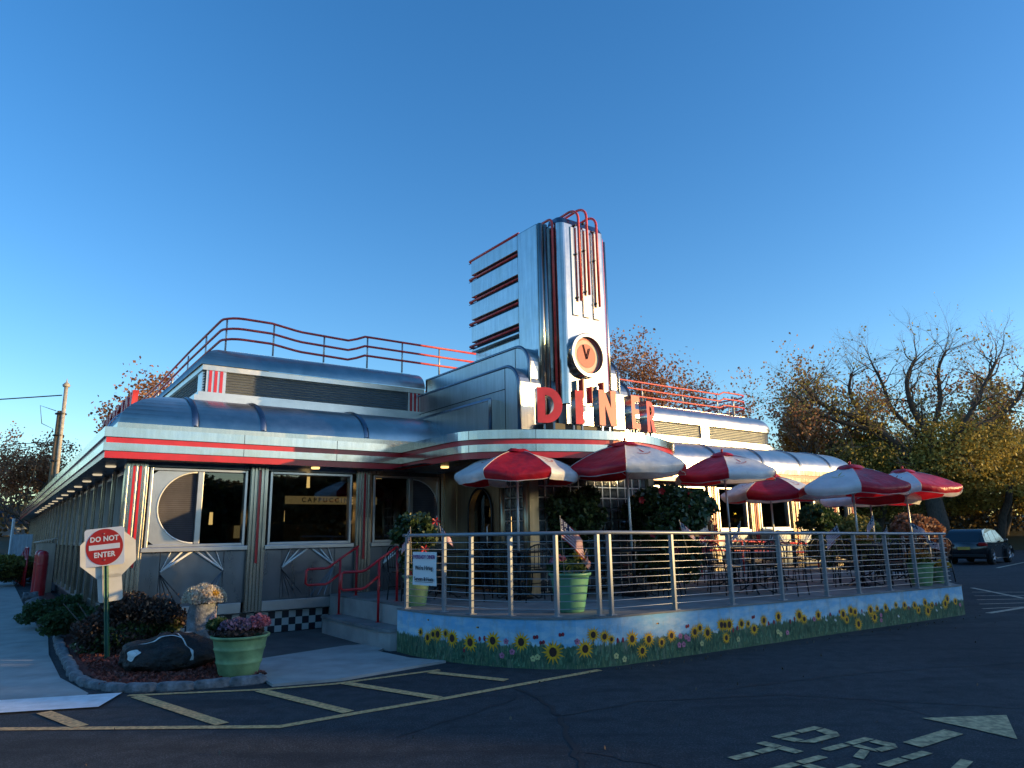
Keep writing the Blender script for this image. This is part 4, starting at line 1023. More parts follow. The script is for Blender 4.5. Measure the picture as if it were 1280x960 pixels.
# ---------------------------------------------------------------- flags
def flag(label, loc, rz, size=.3, droop=.9, lean=.1, stick=.55, up=0.0):
    """small stick flag; droop 1 hangs straight down"""
    t = thing('flag', label, 'flag', loc, rz, 'small stars and stripes flags'); t.rotation_euler = (0, lean, rz)
    mb = MB(); mb.tube([(0,0,0),(0,0,stick)], .0045, 5); mb.lathe([(0,.015),(.008,.005),(.008,-.004),(0,-.01)], 6, 0, (0,0,stick)); mb.build('stick', 'wood_stick', t)
    W_, H_ = size, size*.6; nx, nz = 14, 13
    rows = []
    for j in range(nz+1):
        v = j/nz; r_ = []
        for i in range(nx+1):
            u = i/nx; x = u*W_*(1-droop*.55); z = stick - .01 - v*H_*(1-.12*droop) - droop*.75*W_*u**1.1
            y_ = .028*math.sin(u*7+v*1.5)*(.3+u)
            r_.append((x+.02*droop*v*u, y_, z))
        rows.append(r_)
    mb = MB(); mb.grid(rows, smooth=True, mf=lambda i, j: (2 if (i < 7 and j < 6) else (0 if i % 2 == 0 else 1)))
    o = mb.build('cloth', ['flag_red','flag_white','flag_blue'], t)
    st = MB()
    for i in range(4):
        for j in range(5):
            a, b_ = .09 + i*.105, .06+j*.1
            ii, jj = b_*nz, a*nx; p = Vector(rows[min(nz,int(round(ii)))][min(nx,int(round(jj)))]); s_ = size*.014
            for e in (-.003,.003): st.face([(p.x-s_,p.y+e,p.z-s_),(p.x+s_,p.y+e,p.z-s_),(p.x+s_,p.y+e,p.z+s_),(p.x-s_,p.y+e,p.z+s_)])
    st.build('stars', 'flag_white', o)
    return t
def lf(label, x, y, z, rz, **k): return flag(label, G(x,y,z), rz, **k)
lf('small flag hanging limp beside the paper banner at the left post', 3.22,-3.40, 1.22, R(150), size=.30, droop=1.0, lean=.05, stick=.52)
lf('small flag on a leaning stick next to the lit second post', 3.42,-4.02, 1.30, R(-10), size=.27, droop=1.0, lean=-.18, stick=.48)
lf('largest flag, drooping over the rail above the jade planter', 4.28,-5.58, 1.10, R(10), size=.50, droop=.80, lean=-.05, stick=.74)
lf('tiny flag low beside the yellow blooms of the jade planter', 4.75,-5.30, 1.12, R(-30), size=.22, droop=.8, lean=.45, stick=.32)
lf('small flag on the railing post right of the red blooming shrub', 6.20,-6.0, 1.30, R(-20), size=.27, droop=.9, lean=-.2, stick=.48)
lf('small flag behind the railing under the third umbrella', 7.9,-5.6, 1.25, R(120), size=.25, droop=1, lean=-.1, stick=.5)
lf('small flag blown out flat on the railing left of the yellow marked umbrella', 9.95,-6.2, 1.18, R(170), size=.34, droop=.55, lean=.2, stick=.52)
lf('tallest thin flag standing beside the pole of the yellow marked umbrella', 11.1,-6.15, 1.2, R(175), size=.34, droop=1, lean=.03, stick=.66)
lf('low flag stuck in the orange plant on a table beneath the rail', 10.9,-5.5, 1.16, R(160), size=.25, droop=.7, lean=.1, stick=.35)
lf('pale flag hanging behind the rail near the outermost umbrella pole', 12.0,-5.9, 1.2, R(170), size=.25, droop=1, lean=0, stick=.45)
lf('flag leaning left on the rail just before the end of the patio', 12.35,-6.3, 1.18, R(-10), size=.34, droop=.75, lean=-.22, stick=.55)
lf('flag hanging outside the far corner of the railing beside the parked car', 13.45,-6.1, .92, R(-10), size=.34, droop=.75, lean=-.35, stick=.5)
lf('tiny dark flag in the ground planter before the checkered wall', .62,-3.25, .35, R(200), size=.2, droop=1, lean=.05, stick=.45)

# ---------------------------------------------------------------- planters
def planter(label, x, y, z, r1, r0, h, mat_, bands=2, sq=0.0):
    t = lthing('planter', label, 'planter', x, y, z, 0, 'green plastic planters')
    pr = [(r0*.96,0),(r0,.01)]
    for k in range(1, 9):
        f = k/9; r = r0 + (r1-r0)*(f**.9)
        if bands == 2 and k in (3,6): pr += [(r+.004,h*f-.012),(r+.012,h*f),(r+.004,h*f+.012)]
        else: pr.append((r, h*f))
    pr += [(r1, h*.93),(r1+.02,h*.935),(r1+.026,h*.985),(r1+.02,h),(r1-.01,h),(r1-.02,h*.93)]
    mb = MB(); mb.lathe(pr, 40); mb.face([(r0*.96*math.cos(-a),r0*.96*math.sin(-a),0) for a in [2*math.pi*i/20 for i in range(20)]]); mb.build('tub', mat_, t)
    mb = MB(); mb.lathe([(r1-.02,h*.9),(r1*.5,h*.93),(0.001,h*.94)], 24); mb.build('soil', 'soil', t)
    return t
def plant(name, label, cat, loc, clouds, stems=(), group=None):
    t = thing(name, label, cat, loc, 0, group)
    for nm, mt, n, c_, r_, size, asp in clouds:
        leaf_cloud(nm, dome_pts(n, c_, r_) if cat == 'flowers' else blob_pts(n, c_, r_, 18, .42), size, mt, t, asp)
    if stems:
        mb = MB()
        for a, b_, r_ in stems: mb.tube([a, tuple((Vector(a)+Vector(b_))/2 + Vector((.02,.01,0))), b_], [r_, r_*.8, r_*.5], 6)
        mb.build('stem', 'bark', t)
    return t
planter('large pale green tub on the mulch bed in front', .80,-3.64, .05, .315, .22, .45, 'pot_green')
pw = G(.80,-3.64,.50)
plant('flower_clump', 'mauve and pink chrysanthemums spilling from the large pale green tub', 'flowers', pw,
      [('mauve_blooms','bloom_mauve',1500,(-.02,-.03,.09),(.25,.22,.11),.026,1.1), ('pink_blooms','bloom_pink',900,(.20,.03,.11),(.14,.15,.13),.028,1.1), ('foliage','leaf_green',350,(-.27,-.03,.10),(.11,.12,.08),.06,1.8), ('underleaves','leaf_purple',800,(-.05,0,.03),(.30,.27,.10),.04,1.6)],
      [((0,0,-.03),(.1,.05,.12),.008), ((0,.05,-.03),(-.15,-.05,.1),.008), ((.12,.0,-.03),(.22,.02,.2),.007)])
# stump with cream flowers
ST = lthing('stone_stump', 'rough grey stone post carrying cream flowers behind the boulder', 'stone post', .78,-1.78, .04)
mb = MB(); rows = []
for k in range(9):
    f = k/8; rows.append([((.215-.03*f)*(1+.05*math.sin(3*a+k)+.03*math.sin(7*a+2*k))*math.cos(a), (.215-.03*f)*(1+.05*math.sin(2*a+k*1.3))*math.sin(a), .70*f) for a in [2*math.pi*j/22 for j in range(22)]])
mb.grid(rows, 0, True, True); mb.face(rows[-1]); mb.build('stone_body', 'stone', ST)
plant('flower_clump', 'round clump of cream chrysanthemums on the stone post', 'flowers', G(.78,-1.78,.74),
      [('cream_blooms','bloom_cream',8000,(0,0,.05),(.30,.28,.24),.026,1.05), ('yellow_blooms','bloom_yellow',180,(.17,-.09,.12),(.07,.08,.07),.028,1.1), ('underleaves','leaf_dark',500,(0,0,.03),(.24,.22,.09),.04,1.6)])
# boulder with white painted band and patch
BO = lthing('boulder', 'dark boulder with a white painted line and white patch', 'boulder', .22,-2.72, .04, R(-12))
def bshape(th, ph):
    n = Vector((math.cos(ph)*math.cos(th), math.cos(ph)*math.sin(th), math.sin(ph)))
    k = 1 + .028*math.sin(17*n.x+9*n.y)*math.sin(13*n.z+5*n.x) + .02*math.sin(27*n.y+11*n.x) + .07*math.sin(2.3*n.x*3+1) + .06*math.sin(5*n.y+2*n.z) + .04*math.sin(9*n.x+4*n.z) + .03*math.sin(13*n.y)
    return Vector((n.x*.55*k, n.y*.36*k, .13 + n.z*.29*k*(1 if n.z > 0 else .5)))
mb = MB(); rows = [[bshape(2*math.pi*j/48, R(-88+176*i/28)) for j in range(48)] for i in range(29)]
mb.grid(rows, 0, True, True); bo = mb.build('rock_body', 'boulder', BO)
def onb(th, ph, e=.006):
    p = bshape(th, ph); c_ = Vector((0,0,.13)); return p + (p-c_).normalized()*e
mb = MB()
L1 = [(R(-64)+.05*math.sin(5*t), R(2+84*t)) for t in np.linspace(0,1,16)]
rw = [[onb(a-.032-.01*math.sin(20*b_), b_), onb(a+.032+.012*math.sin(17*b_), b_)] for a, b_ in L1]; mb.grid(rw)
L2 = [(R(206)+R(92)*t, R(46)+R(24)*math.sin(t*2.6)) for t in np.linspace(0,1,14)]
rw = [[onb(a, b_-.035), onb(a, b_+.035+.012*math.sin(30*a))] for a, b_ in L2]; mb.grid(rw)
L3 = [(R(20), R(60)+ R(28)*t) for t in np.linspace(0,1,6)]
mb.grid([[onb(a-.12, b_), onb(a+.12, b_)] for a, b_ in L3])
ctr = (R(218), R(20)); pts = [(ctr[0]+.17*math.cos(t)*(1+.18*math.sin(3*t)), ctr[1]+.22*math.sin(t)*(1+.12*math.sin(4*t))) for t in [2*math.pi*i/26 for i in range(26)]]
for f in (1, .66, .33):
    mb.grid([[onb(ctr[0]+(a-ctr[0])*f, ctr[1]+(b_-ctr[1])*f, .007) for a, b_ in pts], [onb(ctr[0]+(a-ctr[0])*(f-.329), ctr[1]+(b_-ctr[1])*(f-.329), .007) for a, b_ in pts]], 0, True, True)
mb.build('painted_band', 'p_white', bo)
# jade planter on the patio and the tall pots
planter('jade green tub standing inside the railing at the patio corner', 4.62,-5.28, .60, .265, .18, .50, 'pot_jade', 0)
plant('flower_clump', 'wilting red and green leaves with yellow blooms in the jade tub', 'flowers', G(4.62,-5.28,1.10),
      [('foliage','leaf_green',500,(-.05,0,.06),(.22,.2,.12),.075,1.5), ('red_blooms','bloom_pink',260,(-.14,-.03,.14),(.13,.13,.1),.035,1.1), ('yellow_blooms','bloom_yellow',150,(.14,0,.20),(.08,.08,.1),.045,1.1), ('white_blooms','bloom_cream',60,(.22,.02,.12),(.05,.05,.05),.04,1.1), ('dark_foliage','leaf_dark',350,(0,0,.04),(.22,.2,.10),.06,1.6)],
      [((0,0,0),(.1,0,.2),.006), ((0,0,0),(-.1,.02,.18),.006)])
planter('mossy green tub at the top of the entrance step', 3.50,-3.05, .60, .20, .14, .44, 'pot_green', 0)
plant('flowering_shrub', 'dark hibiscus with pink flowers in the mossy green tub', 'shrub', G(3.50,-3.05,1.04),
      [('foliage','leaf_dark',3000,(-.02,.02,.62),(.34,.34,.28),.062,1.7), ('lower_foliage','leaf_dark',700,(0,0,.2),(.26,.26,.22),.055,1.6), ('hibiscus_blooms','bloom_red',60,(.0,-.02,.08),(.28,.22,.14),.045,1.0)],  # the red scatter is hibiscus blooms, not leaves
      [((0,0,-.04),(.0,.0,.55),.016), ((0,0,.2),(.18,.05,.6),.010), ((0,0,.15),(-.2,0,.55),.010)])
def big_flower(parent_loc, label):
    mb = MB()
    for k in range(5):
        a = 2*math.pi*k/5; mb.face([(0,0,0),(.05*math.cos(a-.35),-.01,.05*math.sin(a-.35)),(.075*math.cos(a),-.03,.075*math.sin(a)),(.05*math.cos(a+.35),-.01,.05*math.sin(a+.35))])
    mb.tube([(0,0,0),(0,-.05,-.01)], .005, 5, 0)
    o = mb.build('hibiscus_bloom', 'bloom_red', None, parent_loc, AZ-.4); return tag(o, label, 'flower', 'single red hibiscus blooms')
big_flower(G(3.78,-3.12,1.83), 'single star shaped red bloom above the rail left of the leaning flag')
big_flower(G(3.52,-3.25,1.42), 'single red bloom just above the paper banner')
plant('potted_shrub', 'medium dark green shrub behind the jade tub', 'shrub', G(6.7,-3.0,dz(6.6)),
      [('foliage','leaf_dark',6500,(0,0,1.42),(.52,.5,.48),.060,1.7), ('lower_foliage','leaf_dark',2500,(0,0,.75),(.40,.40,.42),.055,1.6)],
      [((0,0,.25),(0,0,1.2),.03), ((0,0,.6),(.25,.1,1.4),.018), ((0,0,.6),(-.28,0,1.4),.018), ((0,0,.7),(.05,-.25,1.5),.015)])
planter('low green tub hidden behind chairs under the medium shrub', 6.7,-3.0, dz(6.6), .26,.19,.40,'pot_jade',0)
BS = plant('flowering_shrub', 'largest dark shrub dotted with red blooms under the second umbrella', 'shrub', G(8.35,-3.65,dz(8.4)),
      [('foliage','leaf_dark',15000,(0,0,1.30),(.88,.75,.60),.062,1.7), ('lower_foliage','leaf_dark',6500,(0,0,.62),(.72,.6,.50),.06,1.6)],
      [((0,0,.0),(0,0,1.1),.03), ((0,0,.3),(.45,.1,1.3),.02), ((0,0,.3),(-.45,0,1.3),.02), ((0,0,.3),(.0,-.4,1.3),.02)])
bp = [(.55,-.45,.95),(.75,-.2,1.0),(.15,-.68,1.12),(-.35,-.6,1.0),(-.5,-.5,1.6),(.35,-.6,1.45),(.82,-.1,1.25),(.05,-.65,.72),(.6,-.4,.7),(.78,-.25,.8),(-.15,-.6,1.75),(.4,-.45,1.68)]
for x, y, z in bp:
    mb = MB()
    for k in range(5):
        a = 2*math.pi*k/5; s_ = .055; mb.face([(x,y,z),(x+s_*math.cos(a-.5),y-.02,z+s_*math.sin(a-.5)),(x+s_*1.2*math.cos(a),y-.03,z+s_*1.2*math.sin(a)),(x+s_*math.cos(a+.5),y-.02,z+s_*math.sin(a+.5))])
    mb.build('bloom', 'bloom_red', BS)
plant('garden_shrub', 'russet and green hedge shrub beyond the patio end', 'shrub', G(18.6,-2.3,0),
      [('foliage','leaf_olive',8000,(-.5,0,1.35),(1.0,.8,.75),.08,1.6), ('russet_foliage','leaf_brown',7000,(.75,-.3,1.2),(.85,.8,.72),.075,1.6), ('lower_foliage','leaf_purple',4000,(.1,0,.55),(1.4,.8,.55),.08,1.5)],
      [((0,0,0),(0,0,1.2),.05), ((0,0,.1),(.6,0,1.2),.03), ((0,0,.1),(-.6,0,1.2),.03)])
plant('potted_shrub', 'glossy green shrub by the far dining windows', 'shrub', G(15.9,-2.2,dz(15.9)),
      [('foliage','leaf_green',2600,(0,0,1.30),(.55,.5,.45),.075,2.0), ('lower_foliage','leaf_dark',1800,(0,0,.6),(.42,.4,.45),.07,1.6)],
      [((0,0,.0),(0,0,1.2),.03), ((0,0,.4),(.25,.1,1.3),.015)])
planter('pale green tub at the far end of the railing', 12.55,-6.15, dz(12.5), .24,.17,.42,'pot_green',0)
plant('flower_clump', 'orange flowers behind the end post of the railing', 'flowers', G(12.55,-6.15,dz(12.5)+.40),
      [('foliage','leaf_orange',420,(0,0,.14),(.24,.2,.14),.04,1.2), ('underleaves','leaf_olive',300,(0,0,.05),(.2,.2,.1),.05,1.6)])
planter('yellowish tub tucked outside the far corner post', 13.35,-6.1, dz(13.3), .16,.11,.3,'pot_green',0)
plant('flower_clump', 'bright yellow flowers hanging outside the far corner of the railing', 'flowers', G(13.40,-6.1,dz(13.3)+.29),
      [('yellow_blooms','bloom_yellow',420,(.06,-.03,.03),(.17,.14,.14),.04,1.1), ('foliage','leaf_olive',150,(0,0,.0),(.14,.14,.1),.05,1.6)])
plant('flower_clump', 'orange plant on the table under the yellow marked umbrella', 'flowers', G(11.8,-5.5,dz(12.3)+.752),
      [('foliage','leaf_orange',300,(0,0,.10),(.2,.2,.09),.045,1.2), ('foliage','leaf_olive',200,(0,0,.05),(.15,.15,.05),.05,1.6)])

# paper banner
BN = lthing('banner', 'white hiring banner tied to the railing in front of the mossy tub', 'banner', 3.215,-3.80, .94, R(-80))
x, y = 3.22, -3.78
mb = MB(); rows = [[(-.265+.53*i/10, .006*math.sin(i*.9+k*.5), .455*k/8) for i in range(11)] for k in range(9)]
mb.grid(rows); bsh = mb.build('sheet', 'banner', BN)
for txt, z, s_, mt, wd in (('EVEREADY DINER', .385, .072, 'ink_purple', .86), ("We're Hiring", .235, .080, 'ink_black', .9), ('Servers & Hosts', .085, .072, 'ink_black', .9)):
    me = text_mesh(txt, s_, mt, .0015, .0012, wd); mesh_obj('lettering', me, BN, (0, -.016, z))
mb = MB(); mb.box(-.2,-.014,.045,.2,-.0135,.05); mb.build('underline', 'ink_black', BN)

# ---------------------------------------------------------------- road signs
T = thing('road_sign', 'do not enter sign on a leaning green post by the dark shrub', 'road sign', (-5.60,10.17,.04), R(-4))
mb = MB(); mb.box(-.028,-.012,0,.028,.014,1.74); mb.tube([(-.02,-.02,0),(-.02,-.02,1.74)], .006, 4); mb.tube([(.02,-.02,0),(.02,-.02,1.74)], .006, 4)
T.rotation_euler = (R(1), R(-5.5), R(6))
mb.build('post', 'sign_post', T)
def rrect(w, h, r, n=5):
    out = []
    for cx, cy, a in ((w/2-r,h/2-r,0),(-w/2+r,h/2-r,90),(-w/2+r,-h/2+r,180),(w/2-r,-h/2+r,270)):
        out += [(cx+r*math.cos(R(a+90*i/n)), cy+r*math.sin(R(a+90*i/n))) for i in range(n+1)]
    return out
def plate(name, poly, y, z, th, mats, x=0.0, par=T, rot=0, turn=0.0):
    c_, s_ = math.cos(rot), math.sin(rot)
    mb = MB(); mb.prism(poly, lambda u, v, w: (x+u*c_-v*s_, y+th*(1-w), z+u*s_+v*c_)); q_ = mb.build(name, mats, par); q_.rotation_euler = (0,0,turn); return q_
zt = 1.51
pf = plate('sign_face', rrect(.53,.52,.04), -.045, zt, .004, ['sign_white'], rot=R(0))
def disc2(mat_, r, y, nm, par):
    mb = MB(); mb.face([(r*math.cos(2*math.pi*i/48), y, zt + r*math.sin(2*math.pi*i/48)) for i in range(48)]); return mb.build(nm, mat_, par)
disc2('sign_red', .247, -.0485, 'red_disc', pf)
mb = MB(); mb.box(-.205,-.0515,zt-.035,.205,-.050,zt+.035); mb.build('white_bar', 'sign_white', pf)
for txt, z in (('DO NOT', zt+.108), ('ENTER', zt-.108)):
    me = text_mesh(txt, .098, 'sign_white', .0008, .0032, .92, spacing=1.06); mesh_obj('lettering', me, pf, (0, -.0505, z))
oc = [(.37*math.cos(R(22.5+45*i)), .37*math.sin(R(22.5+45*i))) for i in range(8)]
plate('stop_sign_back', oc, .06, zt-.09, .004, ['sign_back'], .03, turn=R(24))
plate('small_sign_back', rrect(.30,.37,.04), .06, .94, .004, ['sign_back'], .045, rot=R(2), turn=R(24))
mb = MB(); 
for z in (1.35,1.66,1.05,.85): mb.lathe([(0,0),(.012,0),(.012,.01),(0,.012)], 8, 0, (0,0,0)); 
for z in (1.33,1.69): mb.tube([(0,-.056,z),(0,.03,z)], .009, 6)
mb.build('bolt', 'steel_bright', T)

# kerb stones round the mulch bed, each its own rough block
kp = [(.98,-4.13),(.6,-4.02),(.25,-3.93),(-.1,-3.78),(-.38,-3.58),(-.55,-3.3),(-.68,-2.95),(-.74,-2.55),(-.76,-2.15),(-.75,-1.7),(-.74,-1.2),(-.74,-.7),(-.74,-.2),(-.73,.3),(-.72,.8),(-.70,1.4),(-.68,2.0)]
ordn = ['first','second','third','fourth','fifth','sixth','seventh','eighth','ninth','tenth','eleventh','twelfth','thirteenth','fourteenth','fifteenth','sixteenth','seventeenth','eighteenth','nineteenth','twentieth','twenty first','twenty second','twenty third','twenty fourth','twenty fifth']
def rock(name, x, y, z, sx, sy, sz, rz, seed, mat_='stone', kx=.22):
    g_ = random.Random(seed); mb = MB(); n = 14
    ph = [g_.uniform(0,6) for _ in range(6)]
    def f(n_):
        k = 1 + kx*.5*math.sin(3*n_.x+ph[0]) + kx*.4*math.sin(5*n_.y+ph[1]) + kx*.35*math.sin(6*n_.z+ph[2]+3*n_.x)
        e = 5.0; q = (abs(n_.x)**e+abs(n_.y)**e+abs(n_.z)**e)**(1/e)
        return n_*(k/q)
    rows = []
    for i in range(10):
        p_ = R(-88+176*i/9); r_ = []
        for j in range(n):
            t = 2*math.pi*j/n; v_ = f(Vector((math.cos(p_)*math.cos(t), math.cos(p_)*math.sin(t), math.sin(p_))))
            r_.append((v_.x*sx/2, v_.y*sy/2, sz/2 + v_.z*sz/2))
        rows.append(r_)
    mb.grid(rows, 0, True, True)
    return mb.build(name, mat_, None, G(x,y,z), AZ+rz)
for i in range(len(kp)-1):
    a, b_ = Vector(kp[i]), Vector(kp[i+1]); c_ = (a+b_)/2; d_ = b_-a
    o = rock('kerb_stone', c_.x, c_.y, -.02, d_.length*1.10, .13, .10+.015*random.random(), math.atan2(d_.y,d_.x)+random.uniform(-.06,.06), 100+i, kx=.10)
    tag(o, 'rough grey kerb stone edging the mulch bed, %s counted from the pale green tub' % ordn[i], 'kerb stone', 'rough stones edging the mulch bed')
for i, (x, y, s_) in enumerate(((-.72,2.9,.42),(-.70,4.2,.30),(-.66,5.5,.45),(-.7,7.0,.35),(-.72,9.0,.4),(-.72,11.5,.4))):
    o = rock('edging_rock', x, y, -.03, s_, s_*.8, s_*.62, random.uniform(0,3), 200+i, kx=.35)
    tag(o, 'loose pale rock along the side wall bed, %s from the kerb' % ordn[i], 'rock', 'loose rocks along the side wall')
# shrubs by the wall
plant('garden_shrub', 'wide dark barberry shrub behind the do not enter sign', 'shrub', G(-.02,-.75,.03),
      [('foliage','leaf_purple',13000,(.08,.0,.40),(.74,.48,.43),.036,1.5), ('twig_foliage','leaf_brown',500,(.25,0,.62),(.7,.4,.25),.026,2.0), ('lower_foliage','leaf_dark',4500,(.05,-.05,.25),(.74,.45,.27),.04,1.5)],
      [((.05*i-.3,0,0),(.22*i-1.0,.05,.7),.012) for i in range(9)])
plant('garden_shrub', 'bright green low shrub beside the pavement', 'shrub', G(-.48,1.6,.03),
      [('foliage','leaf_green',5200,(0,0,.26),(.42,.80,.27),.05,1.6)], [((0,0,0),(.1,.2,.3),.012)])
plant('garden_shrub', 'second green low shrub further along the side wall', 'shrub', G(-.46,4.6,.03),
      [('foliage','leaf_green',4200,(0,0,.24),(.4,1.1,.26),.05,1.6)], [((0,0,0),(.1,.2,.3),.012)])
plant('garden_shrub', 'dark grassy shrub beyond the red bollards', 'shrub', G(-.85,20.5,.0),
      [('foliage','leaf_olive',5000,(0,0,.65),(.7,2.2,.45),.07,2.6), ('dark_foliage','leaf_dark',3500,(0,0,.5),(.7,2.2,.40),.07,1.6)], [((0,0,0),(.1,.2,.6),.02)])
for x, y, lab in ((-.46,12.9,'red bollard nearer the camera on the side of the diner'), (-.46,14.6,'red bollard standing behind the nearer one')):
    t = lthing('bollard', lab, 'bollard', x, y, 0, 0, 'two red bollards')
    mb = MB(); mb.lathe([(.145,0),(.145,1.18),(.135,1.26),(.09,1.32),(0.001,1.34)], 20); mb.build('sleeve', 'red', t)
    mb = MB(); mb.lathe([(.147,.9),(.150,.91),(.150,.96),(.147,.97)], 20); mb.build('groove', 'red', t)
# side door canopy ledge box (gas box)
t = lthing('wall_cabinet', 'low grey cabinet with a slanted lid against the side wall', 'cabinet', -.25, 15.3, 0)
mb = MB(); mb.box(-.3,-.5,0,.2,.5,1.55); mb.build('cabinet_body', 'steel_soft', t, bevel=.01)
mb = MB(); mb.prism([(-.38,1.56),(.22,1.68),(.22,1.71),(-.38,1.59)], lambda u,v,w: (u, -.6+1.2*w, v)); mb.build('lid', 'steel_bright', t)

# ramp rail, shed and utility pole at far left
t = thing('ramp_railing', 'red railing of a ramp at the far left edge', 'railing', (-18.1,26.8,0), R(-52))
for z in (.55,.95,1.38):
    mb = MB(); mb.tube([(-4.2,.0,z-.62),(-.9,0,z),(.35,0,z),(.42,0,z-.05)], .03, 6); mb.build('rail', 'red', t)
for x, dzz in ((.4,0),(-.35,0),(-.95,0),(-1.8,-.17),(-2.7,-.34),(-3.6,-.5)):
    mb = MB(); mb.tube([(x,0,0),(x,0,1.36+dzz)], .03, 6); mb.build('post', 'red', t)
t = thing('fence', 'pale corrugated fence panels beside the far end of the diner', 'fence', (-23.4,36.2,0), R(-10))
for k in range(2):
    mb = MB(); n = 12
    rows = [[(-2.2+1.5*k+1.36*i/n, .05*(i % 2), z) for i in range(n+1)] for z in (0,1.95)]
    mb.grid(rows, smooth=False); mb.build('panel', 'shed', t)
    mb = MB(); mb.box(-2.27+1.5*k,-.06,0,-2.20+1.5*k,.06,2.75); mb.build('post', 'white_trim', t)
t = thing('shed', 'low dark roofed house at the left edge behind the fence', 'house', (-50,66,0), R(35))
mb = MB(); mb.box(-6,-4,0,6,4,3.2); mb.build('wall', 'shed', t)
mb = MB(); mb.prism([(-4.4,3.1),(0,5.0),(4.4,3.1)], lambda u,v,w: (-6.4+12.8*w, u, v)); mb.build('roof', 'shed_dark', t)
mb = MB(); mb.box(-3,-4.06,.9,-1.6,-4.0,2.3); mb.build('window', 'car_glass', t)
mb = MB(); mb.box(1,-4.06,.9,2.4,-4.0,2.3); mb.build('window', 'car_glass', t)
t = thing('utility_pole', 'weathered wooden utility pole with a pale pipe strapped to its top', 'utility pole', (-25.0,38.3,0))
mb = MB(); mb.tube([(0,0,0),(.05,0,8.6)], [.22,.17], 12); mb.build('pole', 'wood_pole', t)
mb = MB(); mb.tube([(.28,-.1,3.5),(.24,-.08,10.0)], .10, 10); mb.lathe([(.17,0),(.2,.1),(.1,.22),(.05,.25),(.0,.5)], 10, 0, (.24,-.08,9.95)); mb.build('pipe', 'pale_pipe', t)
mb = MB(); 
for z in (8.4,7.2,5.8): mb.lathe([(.27,z),(.29,z+.03),(.27,z+.08)], 12, 0, (.08,-.03,0))
mb.build('strap', 'black_metal', t)
mb = MB(); mb.tube([(-.15,-.1,8.6),(-1.0,-.2,8.9),(-.8,-.2,7.9),(-.2,-.1,7.6),(-.8,-.15,6.2),(-1.0,-.1,5.0),(-.3,0,4.6)], .02, 4); mb.build('loose_wire', 'wire', t)
for lab, a, b_, sag in (('thick bundled cable running left from the top of the utility pole', (-25,38.3,9.5), (-70,40,10.2), .7), ('upper thin wire crossing low over the left edge', (-25,38.3,6.9), (-70,44,8.3), .6), ('lower thin wire crossing low over the left edge', (-25,38.3,6.7), (-70,44,8.0), .7)):
    mb = MB(); A = Vector(a); Bv = Vector(b_); pts = [(A.lerp(Bv, i/14) - Vector((0,0,sag*4*(i/14)*(1-i/14)))) for i in range(15)]
    mb.tube([tuple(p-A) for p in pts], .035 if 'thick' in lab else .02, 5); o = mb.build('overhead_wire', 'wire', None, A); tag(o, lab, 'wire', 'overhead wires')

